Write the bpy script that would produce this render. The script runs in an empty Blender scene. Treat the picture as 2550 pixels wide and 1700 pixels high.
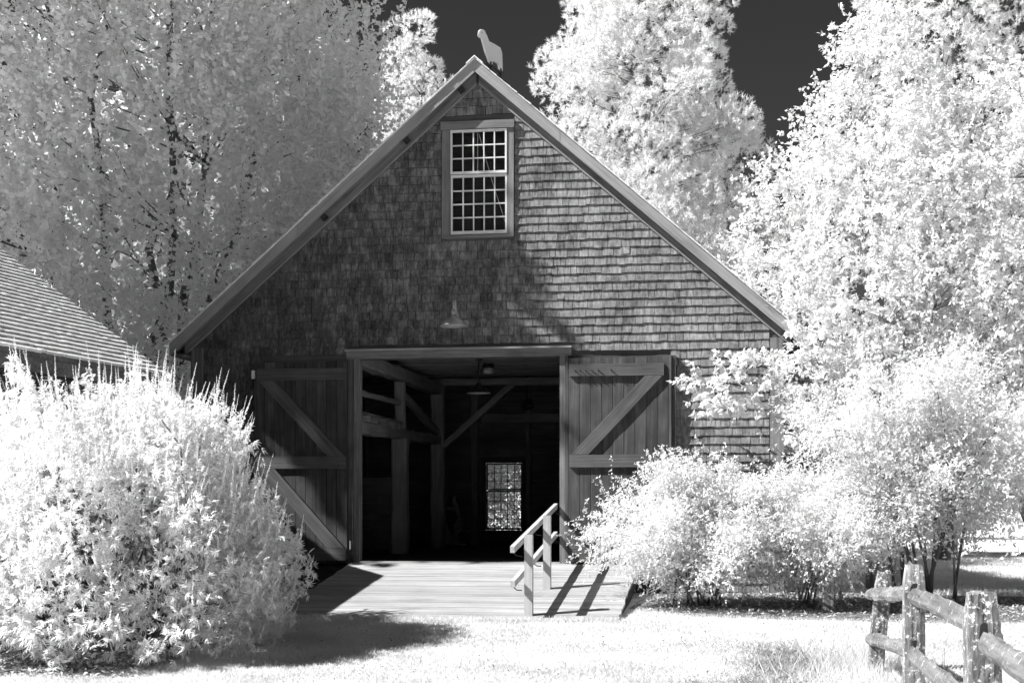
import bpy, math, random
import numpy as np
from mathutils import Matrix, Vector

random.seed(7)
rng = np.random.default_rng(11)
R = math.radians
sc = bpy.context.scene
COL = sc.collection

# ------------------------------------------------------------------ camera, sky, sun, exposure
THETA = math.atan(545 / 3542)
CAM = np.array([3.6, -20.2, 0.79])
cam = bpy.data.cameras.new('camera')
cam.lens, cam.sensor_width = 50.0, 36.0
cam.shift_y = 412 / 2550
cam.clip_end = 2000
cam_o = bpy.data.objects.new('camera', cam)
COL.objects.link(cam_o)
cam_o.location = CAM
cam_o.rotation_euler = (R(90), 0, THETA)
sc.camera = cam_o

LIGHT = Vector((0.661, 0.314, -0.681)).normalized()
world = bpy.data.worlds.new('World')
sc.world = world
world.use_nodes = True
wn = world.node_tree
wn.nodes.clear()
sky = wn.nodes.new('ShaderNodeTexSky')
sky.sky_type = 'NISHITA'
sky.sun_disc = False
sky.sun_elevation = math.asin(-LIGHT.z)
sky.sun_rotation = math.atan2(-LIGHT.x, -LIGHT.y)
sky.dust_density = 0.6
sep = wn.nodes.new('ShaderNodeSeparateColor')          # infrared film: only the red end of the sky counts
bg = wn.nodes.new('ShaderNodeBackground')
bg.inputs[1].default_value = 0.011
wo = wn.nodes.new('ShaderNodeOutputWorld')
wn.links.new(sky.outputs[0], sep.inputs[0])
wn.links.new(sep.outputs[0], bg.inputs[0])
wn.links.new(bg.outputs[0], wo.inputs[0])

sun = bpy.data.lights.new('sun', 'SUN')
sun.energy = 5.0
sun.angle = R(0.53)
sun_o = bpy.data.objects.new('sun', sun)
COL.objects.link(sun_o)
sun_o.rotation_euler = LIGHT.to_track_quat('-Z', 'Y').to_euler()

sc.view_settings.view_transform = 'Standard'
sc.view_settings.look = 'None'
sc.view_settings.gamma = 1
sc.view_settings.exposure = 1.2
sc.cycles.max_bounces = 8
sc.cycles.diffuse_bounces = 5
sc.cycles.use_adaptive_sampling = True
sc.cycles.adaptive_threshold = 0.03
sc.cycles.transmission_bounces = 6
sc.cycles.transparent_max_bounces = 12
sc.cycles.sample_clamp_indirect = 10

# ------------------------------------------------------------------ helpers
WM = {}


def put(o, parent=None, M=None):
    M = M or Matrix()
    COL.objects.link(o)
    WM[o.name] = M
    if parent is not None:
        o.parent = parent
        o.matrix_basis = WM[parent.name].inverted() @ M
    else:
        o.matrix_basis = M
    return o


def tag(o, label=None, cat=None, group=None, kind=None):
    if label: o['label'] = label
    if cat: o['category'] = cat
    if group: o['group'] = group
    if kind: o['kind'] = kind
    return o


def empty(name, loc=(0, 0, 0), parent=None, rz=0):
    o = bpy.data.objects.new(name, None)
    o.empty_display_size = 0.1
    return put(o, parent, Matrix.Translation(loc) @ Matrix.Rotation(rz, 4, 'Z'))


def np_mesh(name, V, F, mat, smooth=False, tone=None):
    """V (n,3) float array, F (m,k) int array (k = 3 or 4)"""
    V = np.asarray(V, dtype=np.float32)
    F = np.asarray(F, dtype=np.int32)
    me = bpy.data.meshes.new(name)
    k = F.shape[1]
    me.vertices.add(len(V))
    me.vertices.foreach_set('co', V.ravel())
    me.loops.add(F.size)
    me.loops.foreach_set('vertex_index', F.ravel())
    me.polygons.add(len(F))
    me.polygons.foreach_set('loop_start', np.arange(0, F.size, k, dtype=np.int32))
    if smooth:
        me.polygons.foreach_set('use_smooth', np.ones(len(F), dtype=bool))
    me.materials.append(mat)
    if tone is not None:
        a = me.attributes.new('tone', 'FLOAT', 'FACE')
        a.data.foreach_set('value', np.asarray(tone, dtype=np.float32))
    me.update(calc_edges=True)
    return me


class MB:
    def __init__(s):
        s.v, s.f, s.t = [], [], []

    def hexa(s, c, tone=0.5):
        """8 corners: bottom 4 ccw, top 4 ccw"""
        n = len(s.v)
        s.v += [tuple(p) for p in c]
        for q in ((3, 2, 1, 0), (4, 5, 6, 7), (0, 1, 5, 4), (1, 2, 6, 5), (2, 3, 7, 6), (3, 0, 4, 7)):
            s.f.append(tuple(n + i for i in q)); s.t.append(tone)
        return s

    def box(s, lo, hi, tone=0.5):
        (a, b, c), (d, e, f) = lo, hi
        return s.hexa([(a, b, c), (d, b, c), (d, e, c), (a, e, c), (a, b, f), (d, b, f), (d, e, f), (a, e, f)], tone)

    def prism(s, poly, y0, y1, tone=0.5):
        """polygon in XZ extruded along Y"""
        n, k = len(s.v), len(poly)
        s.v += [(x, y0, z) for x, z in poly] + [(x, y1, z) for x, z in poly]
        s.f.append(tuple(n + i for i in range(k))); s.t.append(tone)
        s.f.append(tuple(n + k + i for i in reversed(range(k)))); s.t.append(tone)
        for i in range(k):
            j = (i + 1) % k
            s.f.append((n + i, n + k + i, n + k + j, n + j)); s.t.append(tone)
        return s

    def tube(s, pts, rad, sides=7, tone=0.5, cap=True):
        pts = [Vector(p) for p in pts]
        if not hasattr(rad, '__len__'): rad = [rad] * len(pts)
        n = len(s.v)
        ref = Vector((0.31, 0.22, 0.93))
        for i, p in enumerate(pts):
            d = (pts[min(i + 1, len(pts) - 1)] - pts[max(i - 1, 0)]).normalized()
            if abs(d.dot(ref)) > 0.97: ref = Vector((0.9, 0.3, 0.1))
            a = d.cross(ref).normalized(); b = d.cross(a)
            for k in range(sides):
                t = 2 * math.pi * k / sides
                s.v.append(tuple(p + (a * math.cos(t) + b * math.sin(t)) * rad[i]))
        for i in range(len(pts) - 1):
            for k in range(sides):
                l = (k + 1) % sides
                s.f.append((n + i * sides + k, n + i * sides + l, n + (i + 1) * sides + l, n + (i + 1) * sides + k)); s.t.append(tone)
        if cap:
            s.f.append(tuple(n + k for k in reversed(range(sides)))); s.t.append(tone)
            m = n + (len(pts) - 1) * sides
            s.f.append(tuple(m + k for k in range(sides))); s.t.append(tone)
        return s

    def lathe(s, prof, loc=(0, 0, 0), sides=24, tone=0.5):
        n = len(s.v)
        for r, z in prof:
            for k in range(sides):
                t = 2 * math.pi * k / sides
                s.v.append((loc[0] + r * math.cos(t), loc[1] + r * math.sin(t), loc[2] + z))
        for i in range(len(prof) - 1):
            for k in range(sides):
                l = (k + 1) % sides
                s.f.append((n + i * sides + k, n + i * sides + l, n + (i + 1) * sides + l, n + (i + 1) * sides + k)); s.t.append(tone)
        return s

    def mesh(s, name, mat, smooth=False):
        me = bpy.data.meshes.new(name)
        me.from_pydata(s.v, [], s.f)
        me.materials.append(mat)
        a = me.attributes.new('tone', 'FLOAT', 'FACE')
        a.data.foreach_set('value', s.t)
        if smooth:
            me.polygons.foreach_set('use_smooth', [True] * len(me.polygons))
        me.update()
        return me

    def build(s, name, mat, parent=None, M=None, smooth=False):
        return put(bpy.data.objects.new(name, s.mesh(name, mat, smooth)), parent, M)


def frame(p0, p1, up=(0, 0, 1)):
    p0, p1, up = Vector(p0), Vector(p1), Vector(up)
    x = (p1 - p0); L = x.length; x.normalize()
    z = (up - x * up.dot(x))
    if z.length < 1e-4: z = Vector((0, 1, 0)) - x * x.y
    z.normalize(); y = z.cross(x)
    M = Matrix((x, y, z)).transposed().to_4x4()
    M.translation = (p0 + p1) / 2
    return M, L


def board(name, p0, p1, w, t, mat, parent=None, up=(0, 0, 1), rough=0.0, cut=None):
    """plank from p0 to p1 (centre line); w along up, t across. rough > 0: hand hewn"""
    M, L = frame(p0, p1, up)
    m = MB()
    if rough <= 0:
        e = min(0.004, w * .15, t * .15)
        m.box((-L / 2, -t / 2, -w / 2), (L / 2, t / 2, w / 2))
    else:
        n = max(3, int(L / 0.28))
        ring = []
        for i in range(n + 1):
            x = -L / 2 + L * i / n
            cy, cz = (random.uniform(-rough, rough) * .6 for _ in range(2))
            a, b = t / 2 + random.uniform(-rough, rough) * .5, w / 2 + random.uniform(-rough, rough) * .5
            ch = min(a, b) * random.uniform(.12, .3)
            pts = [(-a + ch, -b), (a - ch, -b), (a, -b + ch), (a, b - ch), (a - ch, b), (-a + ch, b), (-a, b - ch), (-a, -b + ch)]
            ring.append([(x, cy + p, cz + q) for p, q in pts])
        for r_ in ring: m.v += r_
        for i in range(n):
            for k in range(8):
                l = (k + 1) % 8
                m.f.append((i * 8 + k, (i + 1) * 8 + k, (i + 1) * 8 + l, i * 8 + l)); m.t.append(.5)
        m.f.append(tuple(range(8))); m.t.append(.5)
        m.f.append(tuple(reversed(range(n * 8, n * 8 + 8)))); m.t.append(.5)
    return m.build(name, mat, parent, M)


def box(name, lo, hi, mat, parent=None, rough=0.0):
    lo, hi = Vector(lo), Vector(hi)
    d = hi - lo; c = (lo + hi) / 2
    i = max(range(3), key=lambda k: d[k])
    p0, p1 = c.copy(), c.copy(); p0[i], p1[i] = lo[i], hi[i]
    if i == 2: return board(name, p0, p1, d.x, d.y, mat, parent, (1, 0, 0), rough)
    if i == 0: return board(name, p0, p1, d.z, d.y, mat, parent, (0, 0, 1), rough)
    return board(name, p0, p1, d.z, d.x, mat, parent, (0, 0, 1), rough)


# ------------------------------------------------------------------ materials (monochrome infrared values)
def g4(v): return (v, v, v, 1)


def new_mat(name):
    m = bpy.data.materials.new(name); m.use_nodes = True
    nt = m.node_tree; nt.nodes.clear()
    return m, nt, nt.nodes.new('ShaderNodeOutputMaterial')


def add(nt, kind, **kw):
    n = nt.nodes.new(kind)
    for k, v in kw.items():
        if k.startswith('i_'): n.inputs[int(k[2:])].default_value = v
        else: setattr(n, k, v)
    return n


def math_node(nt, op, a, b=None):
    n = nt.nodes.new('ShaderNodeMath'); n.operation = op
    for i, v in enumerate((a, b)):
        if v is None: continue
        if isinstance(v, (int, float)): n.inputs[i].default_value = v
        else: nt.links.new(v, n.inputs[i])
    return n.outputs[0]


def ramp_node(nt, fac, stops):
    r = nt.nodes.new('ShaderNodeValToRGB')
    e = r.color_ramp.elements
    while len(e) < len(stops): e.new(0.5)
    for el, (p, v) in zip(e, stops): el.position, el.color = p, g4(v)
    nt.links.new(fac, r.inputs[0])
    return r.outputs[0]


def wood(name, stops, scale=(1.2, 26, 26), world_pos=False, rand=0.3, tone=False, bump=0.35, blotch=0.35, rough=0.85, lichen=None, dist=0.004):
    m, nt, out = new_mat(name)
    if world_pos:
        co = add(nt, 'ShaderNodeNewGeometry').outputs['Position']
    else:
        co = add(nt, 'ShaderNodeTexCoord').outputs['Object']
    info = add(nt, 'ShaderNodeObjectInfo')
    vm = add(nt, 'ShaderNodeVectorMath', operation='ADD')
    nt.links.new(co, vm.inputs[0])
    if not world_pos:
        cb = add(nt, 'ShaderNodeCombineXYZ')
        for i, f in enumerate((91., 37., 53.)):
            nt.links.new(math_node(nt, 'MULTIPLY', info.outputs['Random'], f), cb.inputs[i])
        nt.links.new(cb.outputs[0], vm.inputs[1])
    mp = add(nt, 'ShaderNodeMapping'); mp.inputs['Scale'].default_value = scale
    nt.links.new(vm.outputs[0], mp.inputs[0])
    n1 = add(nt, 'ShaderNodeTexNoise'); n1.inputs['Scale'].default_value = 1.0
    n1.inputs['Detail'].default_value = 6; n1.inputs['Roughness'].default_value = 0.68
    nt.links.new(mp.outputs[0], n1.inputs['Vector'])
    n2 = add(nt, 'ShaderNodeTexNoise'); n2.inputs['Scale'].default_value = 1.7
    n2.inputs['Detail'].default_value = 4; n2.inputs['Roughness'].default_value = 0.6
    nt.links.new(vm.outputs[0], n2.inputs['Vector'])
    f = math_node(nt, 'ADD', math_node(nt, 'MULTIPLY', n1.outputs[0], 1 - blotch), math_node(nt, 'MULTIPLY', n2.outputs[0], blotch))
    if tone:
        at = add(nt, 'ShaderNodeAttribute', attribute_name='tone')
        f = math_node(nt, 'ADD', f, math_node(nt, 'MULTIPLY', math_node(nt, 'SUBTRACT', at.outputs['Fac'], 0.5), 0.10))
    col = ramp_node(nt, f, stops)
    k = math_node(nt, 'ADD', math_node(nt, 'MULTIPLY', info.outputs['Random'], rand), 1 - rand / 2) if rand else None
    hs = col
    if k is not None:
        mx = add(nt, 'ShaderNodeVectorMath', operation='SCALE')
        nt.links.new(col, mx.inputs[0]); nt.links.new(k, mx.inputs['Scale'])
        hs = mx.outputs[0]
    if lichen:
        nl = add(nt, 'ShaderNodeTexNoise'); nl.inputs['Scale'].default_value = lichen[0]
        nl.inputs['Detail'].default_value = 8; nl.inputs['Roughness'].default_value = 0.75
        nt.links.new(vm.outputs[0], nl.inputs['Vector'])
        lf = ramp_node(nt, nl.outputs[0], [(lichen[1], 0), (lichen[1] + .05, 1)])
        mi = add(nt, 'ShaderNodeMix', data_type='RGBA')
        nt.links.new(lf, mi.inputs[0]); nt.links.new(hs, mi.inputs[6]); mi.inputs[7].default_value = g4(lichen[2])
        hs = mi.outputs[2]
    p = add(nt, 'ShaderNodeBsdfPrincipled')
    p.inputs['Roughness'].default_value = rough
    p.inputs['Specular IOR Level'].default_value = 0.25
    nt.links.new(hs, p.inputs['Base Color'])
    if bump:
        b = add(nt, 'ShaderNodeBump'); b.inputs['Strength'].default_value = bump; b.inputs['Distance'].default_value = dist
        nt.links.new(n1.outputs[0], b.inputs['Height']); nt.links.new(b.outputs[0], p.inputs['Normal'])
    nt.links.new(p.outputs[0], out.inputs[0])
    return m


def plain(name, v, rough=0.6, metal=0.0, noise=0.25, nscale=9.0, spec=0.4):
    m, nt, out = new_mat(name)
    co = add(nt, 'ShaderNodeTexCoord')
    n = add(nt, 'ShaderNodeTexNoise'); n.inputs['Scale'].default_value = nscale; n.inputs['Detail'].default_value = 5
    nt.links.new(co.outputs['Object'], n.inputs['Vector'])
    col = ramp_node(nt, n.outputs[0], [(0.3, v * (1 - noise)), (0.7, min(1, v * (1 + noise * .6)))])
    p = add(nt, 'ShaderNodeBsdfPrincipled')
    p.inputs['Roughness'].default_value = rough; p.inputs['Metallic'].default_value = metal
    p.inputs['Specular IOR Level'].default_value = spec
    nt.links.new(col, p.inputs['Base Color']); nt.links.new(p.outputs[0], out.inputs[0])
    return m


def leaf_mat(name, lo, hi, trans=0.42, nscale=2.2):
    m, nt, out = new_mat(name)
    co = add(nt, 'ShaderNodeTexCoord')
    n = add(nt, 'ShaderNodeTexNoise'); n.inputs['Scale'].default_value = nscale; n.inputs['Detail'].default_value = 4
    nt.links.new(co.outputs['Object'], n.inputs['Vector'])
    w = add(nt, 'ShaderNodeTexWhiteNoise', noise_dimensions='3D')
    col = ramp_node(nt, n.outputs[0], [(0.32, lo), (0.68, hi)])
    d = add(nt, 'ShaderNodeBsdfDiffuse'); t = add(nt, 'ShaderNodeBsdfTranslucent'); mx = add(nt, 'ShaderNodeMixShader')
    mx.inputs[0].default_value = trans
    nt.links.new(col, d.inputs[0]); nt.links.new(col, t.inputs[0])
    nt.links.new(d.outputs[0], mx.inputs[1]); nt.links.new(t.outputs[0], mx.inputs[2])
    nt.links.new(mx.outputs[0], out.inputs[0])
    nt.nodes.remove(w)
    return m


def glass_mat(name, ior=1.5, clear=0.9):
    m, nt, out = new_mat(name)
    fr = add(nt, 'ShaderNodeFresnel'); fr.inputs[0].default_value = ior
    tr = add(nt, 'ShaderNodeBsdfTransparent'); tr.inputs[0].default_value = g4(clear)
    gl = add(nt, 'ShaderNodeBsdfGlossy'); gl.inputs['Roughness'].default_value = 0.03; gl.inputs[0].default_value = g4(.9)
    mx = add(nt, 'ShaderNodeMixShader')
    nt.links.new(fr.outputs[0], mx.inputs[0]); nt.links.new(tr.outputs[0], mx.inputs[1]); nt.links.new(gl.outputs[0], mx.inputs[2])
    nt.links.new(mx.outputs[0], out.inputs[0])
    return m


def stain_shade(m, amount=.55):
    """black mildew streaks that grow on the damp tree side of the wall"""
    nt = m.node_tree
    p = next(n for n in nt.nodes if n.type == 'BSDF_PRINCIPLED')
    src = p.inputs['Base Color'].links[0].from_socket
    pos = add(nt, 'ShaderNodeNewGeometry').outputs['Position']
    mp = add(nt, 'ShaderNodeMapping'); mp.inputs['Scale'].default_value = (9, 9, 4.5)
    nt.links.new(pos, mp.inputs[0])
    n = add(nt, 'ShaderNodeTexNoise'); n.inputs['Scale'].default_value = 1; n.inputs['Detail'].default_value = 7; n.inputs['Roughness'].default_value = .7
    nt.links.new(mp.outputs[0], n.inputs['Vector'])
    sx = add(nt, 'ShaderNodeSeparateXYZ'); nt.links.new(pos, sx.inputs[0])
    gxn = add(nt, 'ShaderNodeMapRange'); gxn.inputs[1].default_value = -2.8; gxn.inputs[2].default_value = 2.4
    gxn.inputs[3].default_value = .16; gxn.inputs[4].default_value = -.08  # sideways bias: shade of the left half put into the colour
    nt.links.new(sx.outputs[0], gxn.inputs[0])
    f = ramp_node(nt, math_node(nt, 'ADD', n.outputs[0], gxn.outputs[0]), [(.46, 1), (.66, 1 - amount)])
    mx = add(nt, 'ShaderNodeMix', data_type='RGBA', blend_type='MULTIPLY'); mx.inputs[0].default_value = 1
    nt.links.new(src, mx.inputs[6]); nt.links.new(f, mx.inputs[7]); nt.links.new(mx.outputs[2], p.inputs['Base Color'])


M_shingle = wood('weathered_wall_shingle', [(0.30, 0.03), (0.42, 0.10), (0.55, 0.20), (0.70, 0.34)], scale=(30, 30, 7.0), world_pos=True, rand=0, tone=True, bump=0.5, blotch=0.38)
stain_shade(M_shingle)
M_roofsh = wood('bleached_roof_shingle', [(0.3, 0.42), (0.5, 0.62), (0.7, 0.75)], scale=(22, 22, 9), world_pos=True, rand=0, tone=True, bump=0.4)
M_trim = wood('weathered_trim', [(0.3, 0.05), (0.5, 0.14), (0.72, 0.25)])
M_case = wood('window_casing', [(0.3, 0.08), (0.5, 0.16), (0.72, 0.25)])
M_fascia = wood('rake_fascia', [(0.3, 0.14), (0.5, 0.24), (0.72, 0.33)], bump=.3)
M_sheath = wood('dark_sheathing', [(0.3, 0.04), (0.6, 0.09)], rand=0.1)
M_door = wood('door_board', [(0.28, 0.016), (0.5, 0.052), (0.75, 0.13)], rand=0.5, blotch=.45)
M_rail = wood('door_rail', [(0.28, 0.03), (0.5, 0.08), (0.75, 0.15)], scale=(1.2, 40, 40), rand=0.2)
M_deck = wood('ramp_board', [(0.3, 0.13), (0.46, 0.28), (0.7, 0.40)], scale=(.7, 22, 22), rand=0.28)
M_hand = wood('handrail_wood', [(0.3, 0.30), (0.55, 0.44), (0.75, 0.54)], rand=.1)
M_beam = wood('hewn_beam', [(0.28, 0.09), (0.5, 0.2), (0.75, 0.32)], rand=0.2)
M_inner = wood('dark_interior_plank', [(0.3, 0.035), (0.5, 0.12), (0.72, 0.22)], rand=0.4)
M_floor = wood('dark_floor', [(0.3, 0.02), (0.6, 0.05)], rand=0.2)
M_ceil = wood('ceiling_plank', [(0.3, 0.25), (0.55, 0.46), (0.75, 0.6)], rand=0.4)
M_fence = wood('lichen_fence', [(0.36, 0.03), (0.5, 0.17), (0.64, 0.36)], scale=(3, 30, 30), bump=0.9, lichen=(34, .545, .62), dist=.012)
M_frail = wood('split_rail', [(0.34, 0.05), (0.5, 0.14), (0.66, 0.24)], scale=(2, 30, 30), bump=0.9, lichen=(16, .58, .42), dist=.01)
M_bark = wood('bark', [(0.3, 0.05), (0.5, 0.14), (0.7, 0.26)], scale=(9, 9, 3), rand=0, bump=.6)
M_bark2 = wood('grey_bark', [(0.3, 0.2), (0.5, 0.38), (0.7, 0.5)], scale=(14, 14, 4), rand=0, bump=.5)
M_white = plain('white_paint', 0.56, .5, noise=.12)
M_metal = plain('galvanised_metal', 0.36, .35, .3, .15)
M_dark = plain('black_iron', 0.02, .6, 0, .3)
M_cut = plain('cutout_paint', 0.62, .7, 0, .06, 3)
M_rope = plain('pale_rope', 0.7, .9)
M_carve = plain('carved_pale_wood', 0.45, .7, 0, .3, 5)
M_brass = plain('bright_hinge', 0.75, .35, .6, .1)
M_glass = glass_mat('window_glass', 1.45, .97)
L_tree = leaf_mat('broad_leaf', 0.85, 0.93, .45)
L_birch = leaf_mat('light_leaf', 0.78, 0.91, .48)
L_shrub = leaf_mat('shrub_leaf', 0.77, 0.90, .48)
L_vitex = leaf_mat('willowy_leaf', 0.82, 0.92, .48)
L_flower = leaf_mat('flower_spike', 0.88, 0.95, .45)
L_pine = leaf_mat('pine_needle', 0.78, 0.92, .42)
L_far = leaf_mat('far_leaf', 0.8, 0.93, .45)
L_grass = leaf_mat('grass_blade', 0.62, 0.80, .40, 1.3)
L_weed = leaf_mat('dry_grass', 0.16, 0.42, .3, 3)


def ground_mat():
    m, nt, out = new_mat('lawn_soil')
    co = add(nt, 'ShaderNodeNewGeometry')
    n = add(nt, 'ShaderNodeTexNoise'); n.inputs['Scale'].default_value = 1.1; n.inputs['Detail'].default_value = 9; n.inputs['Roughness'].default_value = .72
    nt.links.new(co.outputs['Position'], n.inputs['Vector'])
    col = ramp_node(nt, n.outputs[0], [(0.28, 0.50), (0.5, 0.60), (0.7, 0.66)])
    p = add(nt, 'ShaderNodeBsdfDiffuse')
    b = add(nt, 'ShaderNodeBump'); b.inputs['Strength'].default_value = .6; b.inputs['Distance'].default_value = .03
    n3 = add(nt, 'ShaderNodeTexNoise'); n3.inputs['Scale'].default_value = 38; n3.inputs['Detail'].default_value = 3
    nt.links.new(co.outputs['Position'], n3.inputs['Vector'])
    nt.links.new(n3.outputs[0], b.inputs['Height']); nt.links.new(b.outputs[0], p.inputs['Normal'])
    nt.links.new(col, p.inputs[0]); nt.links.new(p.outputs[0], out.inputs[0])
    return m


def mulch_mat():
    m, nt, out = new_mat('mulch')
    co = add(nt, 'ShaderNodeNewGeometry')
    n = add(nt, 'ShaderNodeTexNoise'); n.inputs['Scale'].default_value = 22; n.inputs['Detail'].default_value = 7; n.inputs['Roughness'].default_value = .75
    nt.links.new(co.outputs['Position'], n.inputs['Vector'])
    col = ramp_node(nt, n.outputs[0], [(0.35, 0.06), (0.55, 0.22), (0.7, 0.45)])
    p = add(nt, 'ShaderNodeBsdfDiffuse')
    b = add(nt, 'ShaderNodeBump'); b.inputs['Strength'].default_value = 1; b.inputs['Distance'].default_value = .03
    nt.links.new(n.outputs[0], b.inputs['Height']); nt.links.new(b.outputs[0], p.inputs['Normal'])
    nt.links.new(col, p.inputs[0]); nt.links.new(p.outputs[0], out.inputs[0])
    return m


M_ground, M_mulch = ground_mat(), mulch_mat()

# ------------------------------------------------------------------ ground
def gz(x, y):
    x = np.asarray(x, float); y = np.asarray(y, float)
    d = -y
    z = np.interp(d, [-60, 0, 1.5, 4.2, 8, 20, 60], [-.5, -.42, -.43, -.53, -.76, -.86, -1.1])
    return z + .012 * np.sin(x * 1.7 + y * .6) * np.cos(y * 1.3) - .012 * np.clip(x - 5, 0, 20)


xs = np.concatenate([np.linspace(-500, -30, 12), np.linspace(-25, 25, 101), np.linspace(30, 500, 12)])
ys = np.concatenate([np.linspace(-500, -30, 12), np.linspace(-25, 30, 111), np.linspace(35, 600, 14)])
gx, gy = np.meshgrid(xs, ys)
V = np.stack([gx, gy, gz(gx, gy)], -1).reshape(-1, 3)
nx, ny = len(xs), len(ys)
idx = np.arange(nx * ny).reshape(ny, nx)
F = np.stack([idx[:-1, :-1], idx[:-1, 1:], idx[1:, 1:], idx[1:, :-1]], -1).reshape(-1, 4)
tag(put(bpy.data.objects.new('ground', np_mesh('ground', V, F, M_ground, True))), kind='structure')


def patch(name, cx, cy, rx, ry, seed, mat, dz=.012):
    r_ = random.Random(seed); n = 40; k = 7
    ph = [r_.uniform(0, 6.28) for _ in range(4)]
    V, F = [(cx, cy, float(gz(cx, cy)) + dz)], []
    for j in range(1, k + 1):
        for i in range(n):
            a = 2 * math.pi * i / n
            q = (1 + .07 * math.sin(3 * a + ph[0]) + .05 * math.sin(5 * a + ph[1]) + .03 * math.sin(9 * a + ph[2])) * j / k
            ca, sa = math.cos(a), math.sin(a)
            x, y = cx + rx * q * math.copysign(abs(ca) ** .6, ca), cy + ry * q * math.copysign(abs(sa) ** .6, sa)
            V.append((x, y, float(gz(x, y)) + dz))
    me = bpy.data.meshes.new(name)
    for i in range(n): F.append((0, 1 + i, 1 + (i + 1) % n))
    for j in range(k - 1):
        for i in range(n):
            a, b = 1 + j * n + i, 1 + j * n + (i + 1) % n
            F.append((a, a + n, b + n, b))
    me.from_pydata(V, [], F); me.materials.append(mat); me.update()
    return tag(put(bpy.data.objects.new(name, me)), kind='structure')


patch('mulch_bed', 5.6, -1.55, 3.25, 1.95, 3, M_mulch)
patch('mulch_bed', -3.1, -5.2, 1.35, 2.8, 5, M_mulch, .016)

# ------------------------------------------------------------------ barn
barn = tag(empty('barn'), 'weathered shingled gable barn with wide open double doors', 'barn')
W, PK, SL, OH = 4.3, 7.19, 0.869, 0.28        # half width, peak height, roof slope, front overhang
DEP = 9.7
EAVE = PK - SL * 4.57


def roof_z(x): return PK - SL * abs(x)


# front wall sheathing with openings
fw = MB()
T0, T1 = 0.0, 0.12
zt = roof_z(W) - .14
fw.prism([(-W, -.45), (-1.9, -.45), (-1.9, zt), (-W, zt)], T0, T1)
fw.prism([(1.3, -.45), (W, -.45), (W, zt), (1.3, zt)], T0, T1)
fw.prism([(-1.9, 2.94), (1.3, 2.94), (1.3, zt), (-1.9, zt)], T0, T1)
hw = (PK - .14 - 4.7) / SL
fw.prism([(-W, zt), (W, zt), (hw, 4.7), (-hw, 4.7)], T0, T1)
hw2 = (PK - .14 - 6.22) / SL
fw.prism([(-hw, 4.7), (-.40, 4.7), (-.40, 6.22), (-hw2, 6.22)], T0, T1)
fw.prism([(.43, 4.7), (hw, 4.7), (hw2, 6.22), (.43, 6.22)], T0, T1)
fw.prism([(-hw2, 6.22), (hw2, 6.22), (0, PK - .14)], T0, T1)
front = fw.build('front_wall', M_sheath, barn)
# other walls, floor, foundation
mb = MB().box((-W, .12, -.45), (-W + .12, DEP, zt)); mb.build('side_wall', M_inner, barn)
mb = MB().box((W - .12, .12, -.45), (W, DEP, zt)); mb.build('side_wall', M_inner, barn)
bw = MB()
y0, y1 = DEP - .1, DEP
wx0, wx1, wz0, wz1 = -1.55, -.77, .30, 1.73
bw.prism([(-W + .12, -.45), (wx0, -.45), (wx0, zt), (-W + .12, zt)], y0, y1)
bw.prism([(wx1, -.45), (W - .12, -.45), (W - .12, zt), (wx1, zt)], y0, y1)
bw.prism([(wx0, -.45), (wx1, -.45), (wx1, wz0), (wx0, wz0)], y0, y1)
bw.prism([(wx0, wz1), (wx1, wz1), (wx1, zt), (wx0, zt)], y0, y1)
bw.prism([(-W, zt), (W, zt), (0, PK - .14)], y0, y1)
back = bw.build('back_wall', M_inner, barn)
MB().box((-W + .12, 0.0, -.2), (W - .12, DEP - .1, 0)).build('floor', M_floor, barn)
box('threshold', (-1.75, -.07, -.07), (1.19, -.001, .004), M_deck, barn)
box('foundation', (-W + .01, -.02, -.5), (-1.95, -.003, -.38), M_sheath, barn)
box('foundation', (2.4, -.02, -.5), (W - .01, -.003, -.38), M_sheath, barn)

# roof slabs and shingle courses
roof = MB()
for s in (-1, 1):
    poly = [(0, PK - .02), (s * 4.57, EAVE - .02), (s * 4.57, EAVE - .12), (0, PK - .12)]
    if s > 0: poly = poly[::-1]
    roof.prism(poly, -OH + .028, DEP + .3)
roof_o = roof.build('roof', M_inner, barn)
co = MB()
nrow = 46
sl_len = math.hypot(4.57, 4.57 * SL)
ux, uz = 4.57 / sl_len, -4.57 * SL / sl_len
for s in (-1, 1):
    nxn, nzn = -uz, ux
    for i in range(nrow):
        d0, d1 = i * sl_len / nrow - .03, (i + 1) * sl_len / nrow + .012
        d0 = max(0, d0)
        t = random.uniform(.010, .017)
        e = -OH - .028 - random.uniform(0, .016)
        a = (ux * d0 + nxn * .003, uz * d0 + nzn * .003 + PK - .02)
        b = (ux * d1 + nxn * t, uz * d1 + nzn * t + PK - .02)
        a2 = (ux * d0 - nxn * .004, uz * d0 - nzn * .004 + PK - .02)
        b2 = (ux * d1 - nxn * .001, uz * d1 - nzn * .001 + PK - .02)
        poly = [(s * p[0], p[1]) for p in (a, b, b2, a2)]
        if s > 0: poly = poly[::-1]
        co.prism(poly, e, DEP + .32, random.random())
tag(co.build('roof_shingle_courses', M_roofsh, roof_o), kind='stuff')
for s in (-1, 1):
    cap = MB().prism([(0, PK + .012), (s * .12, PK + .012 - .12 * SL), (s * .12, PK - .006 - .12 * SL), (0, PK - .006)][::(1 if s < 0 else -1)], -OH - .05, DEP + .3)
    cap.build('ridge_board', M_roofsh, roof_o)

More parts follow.
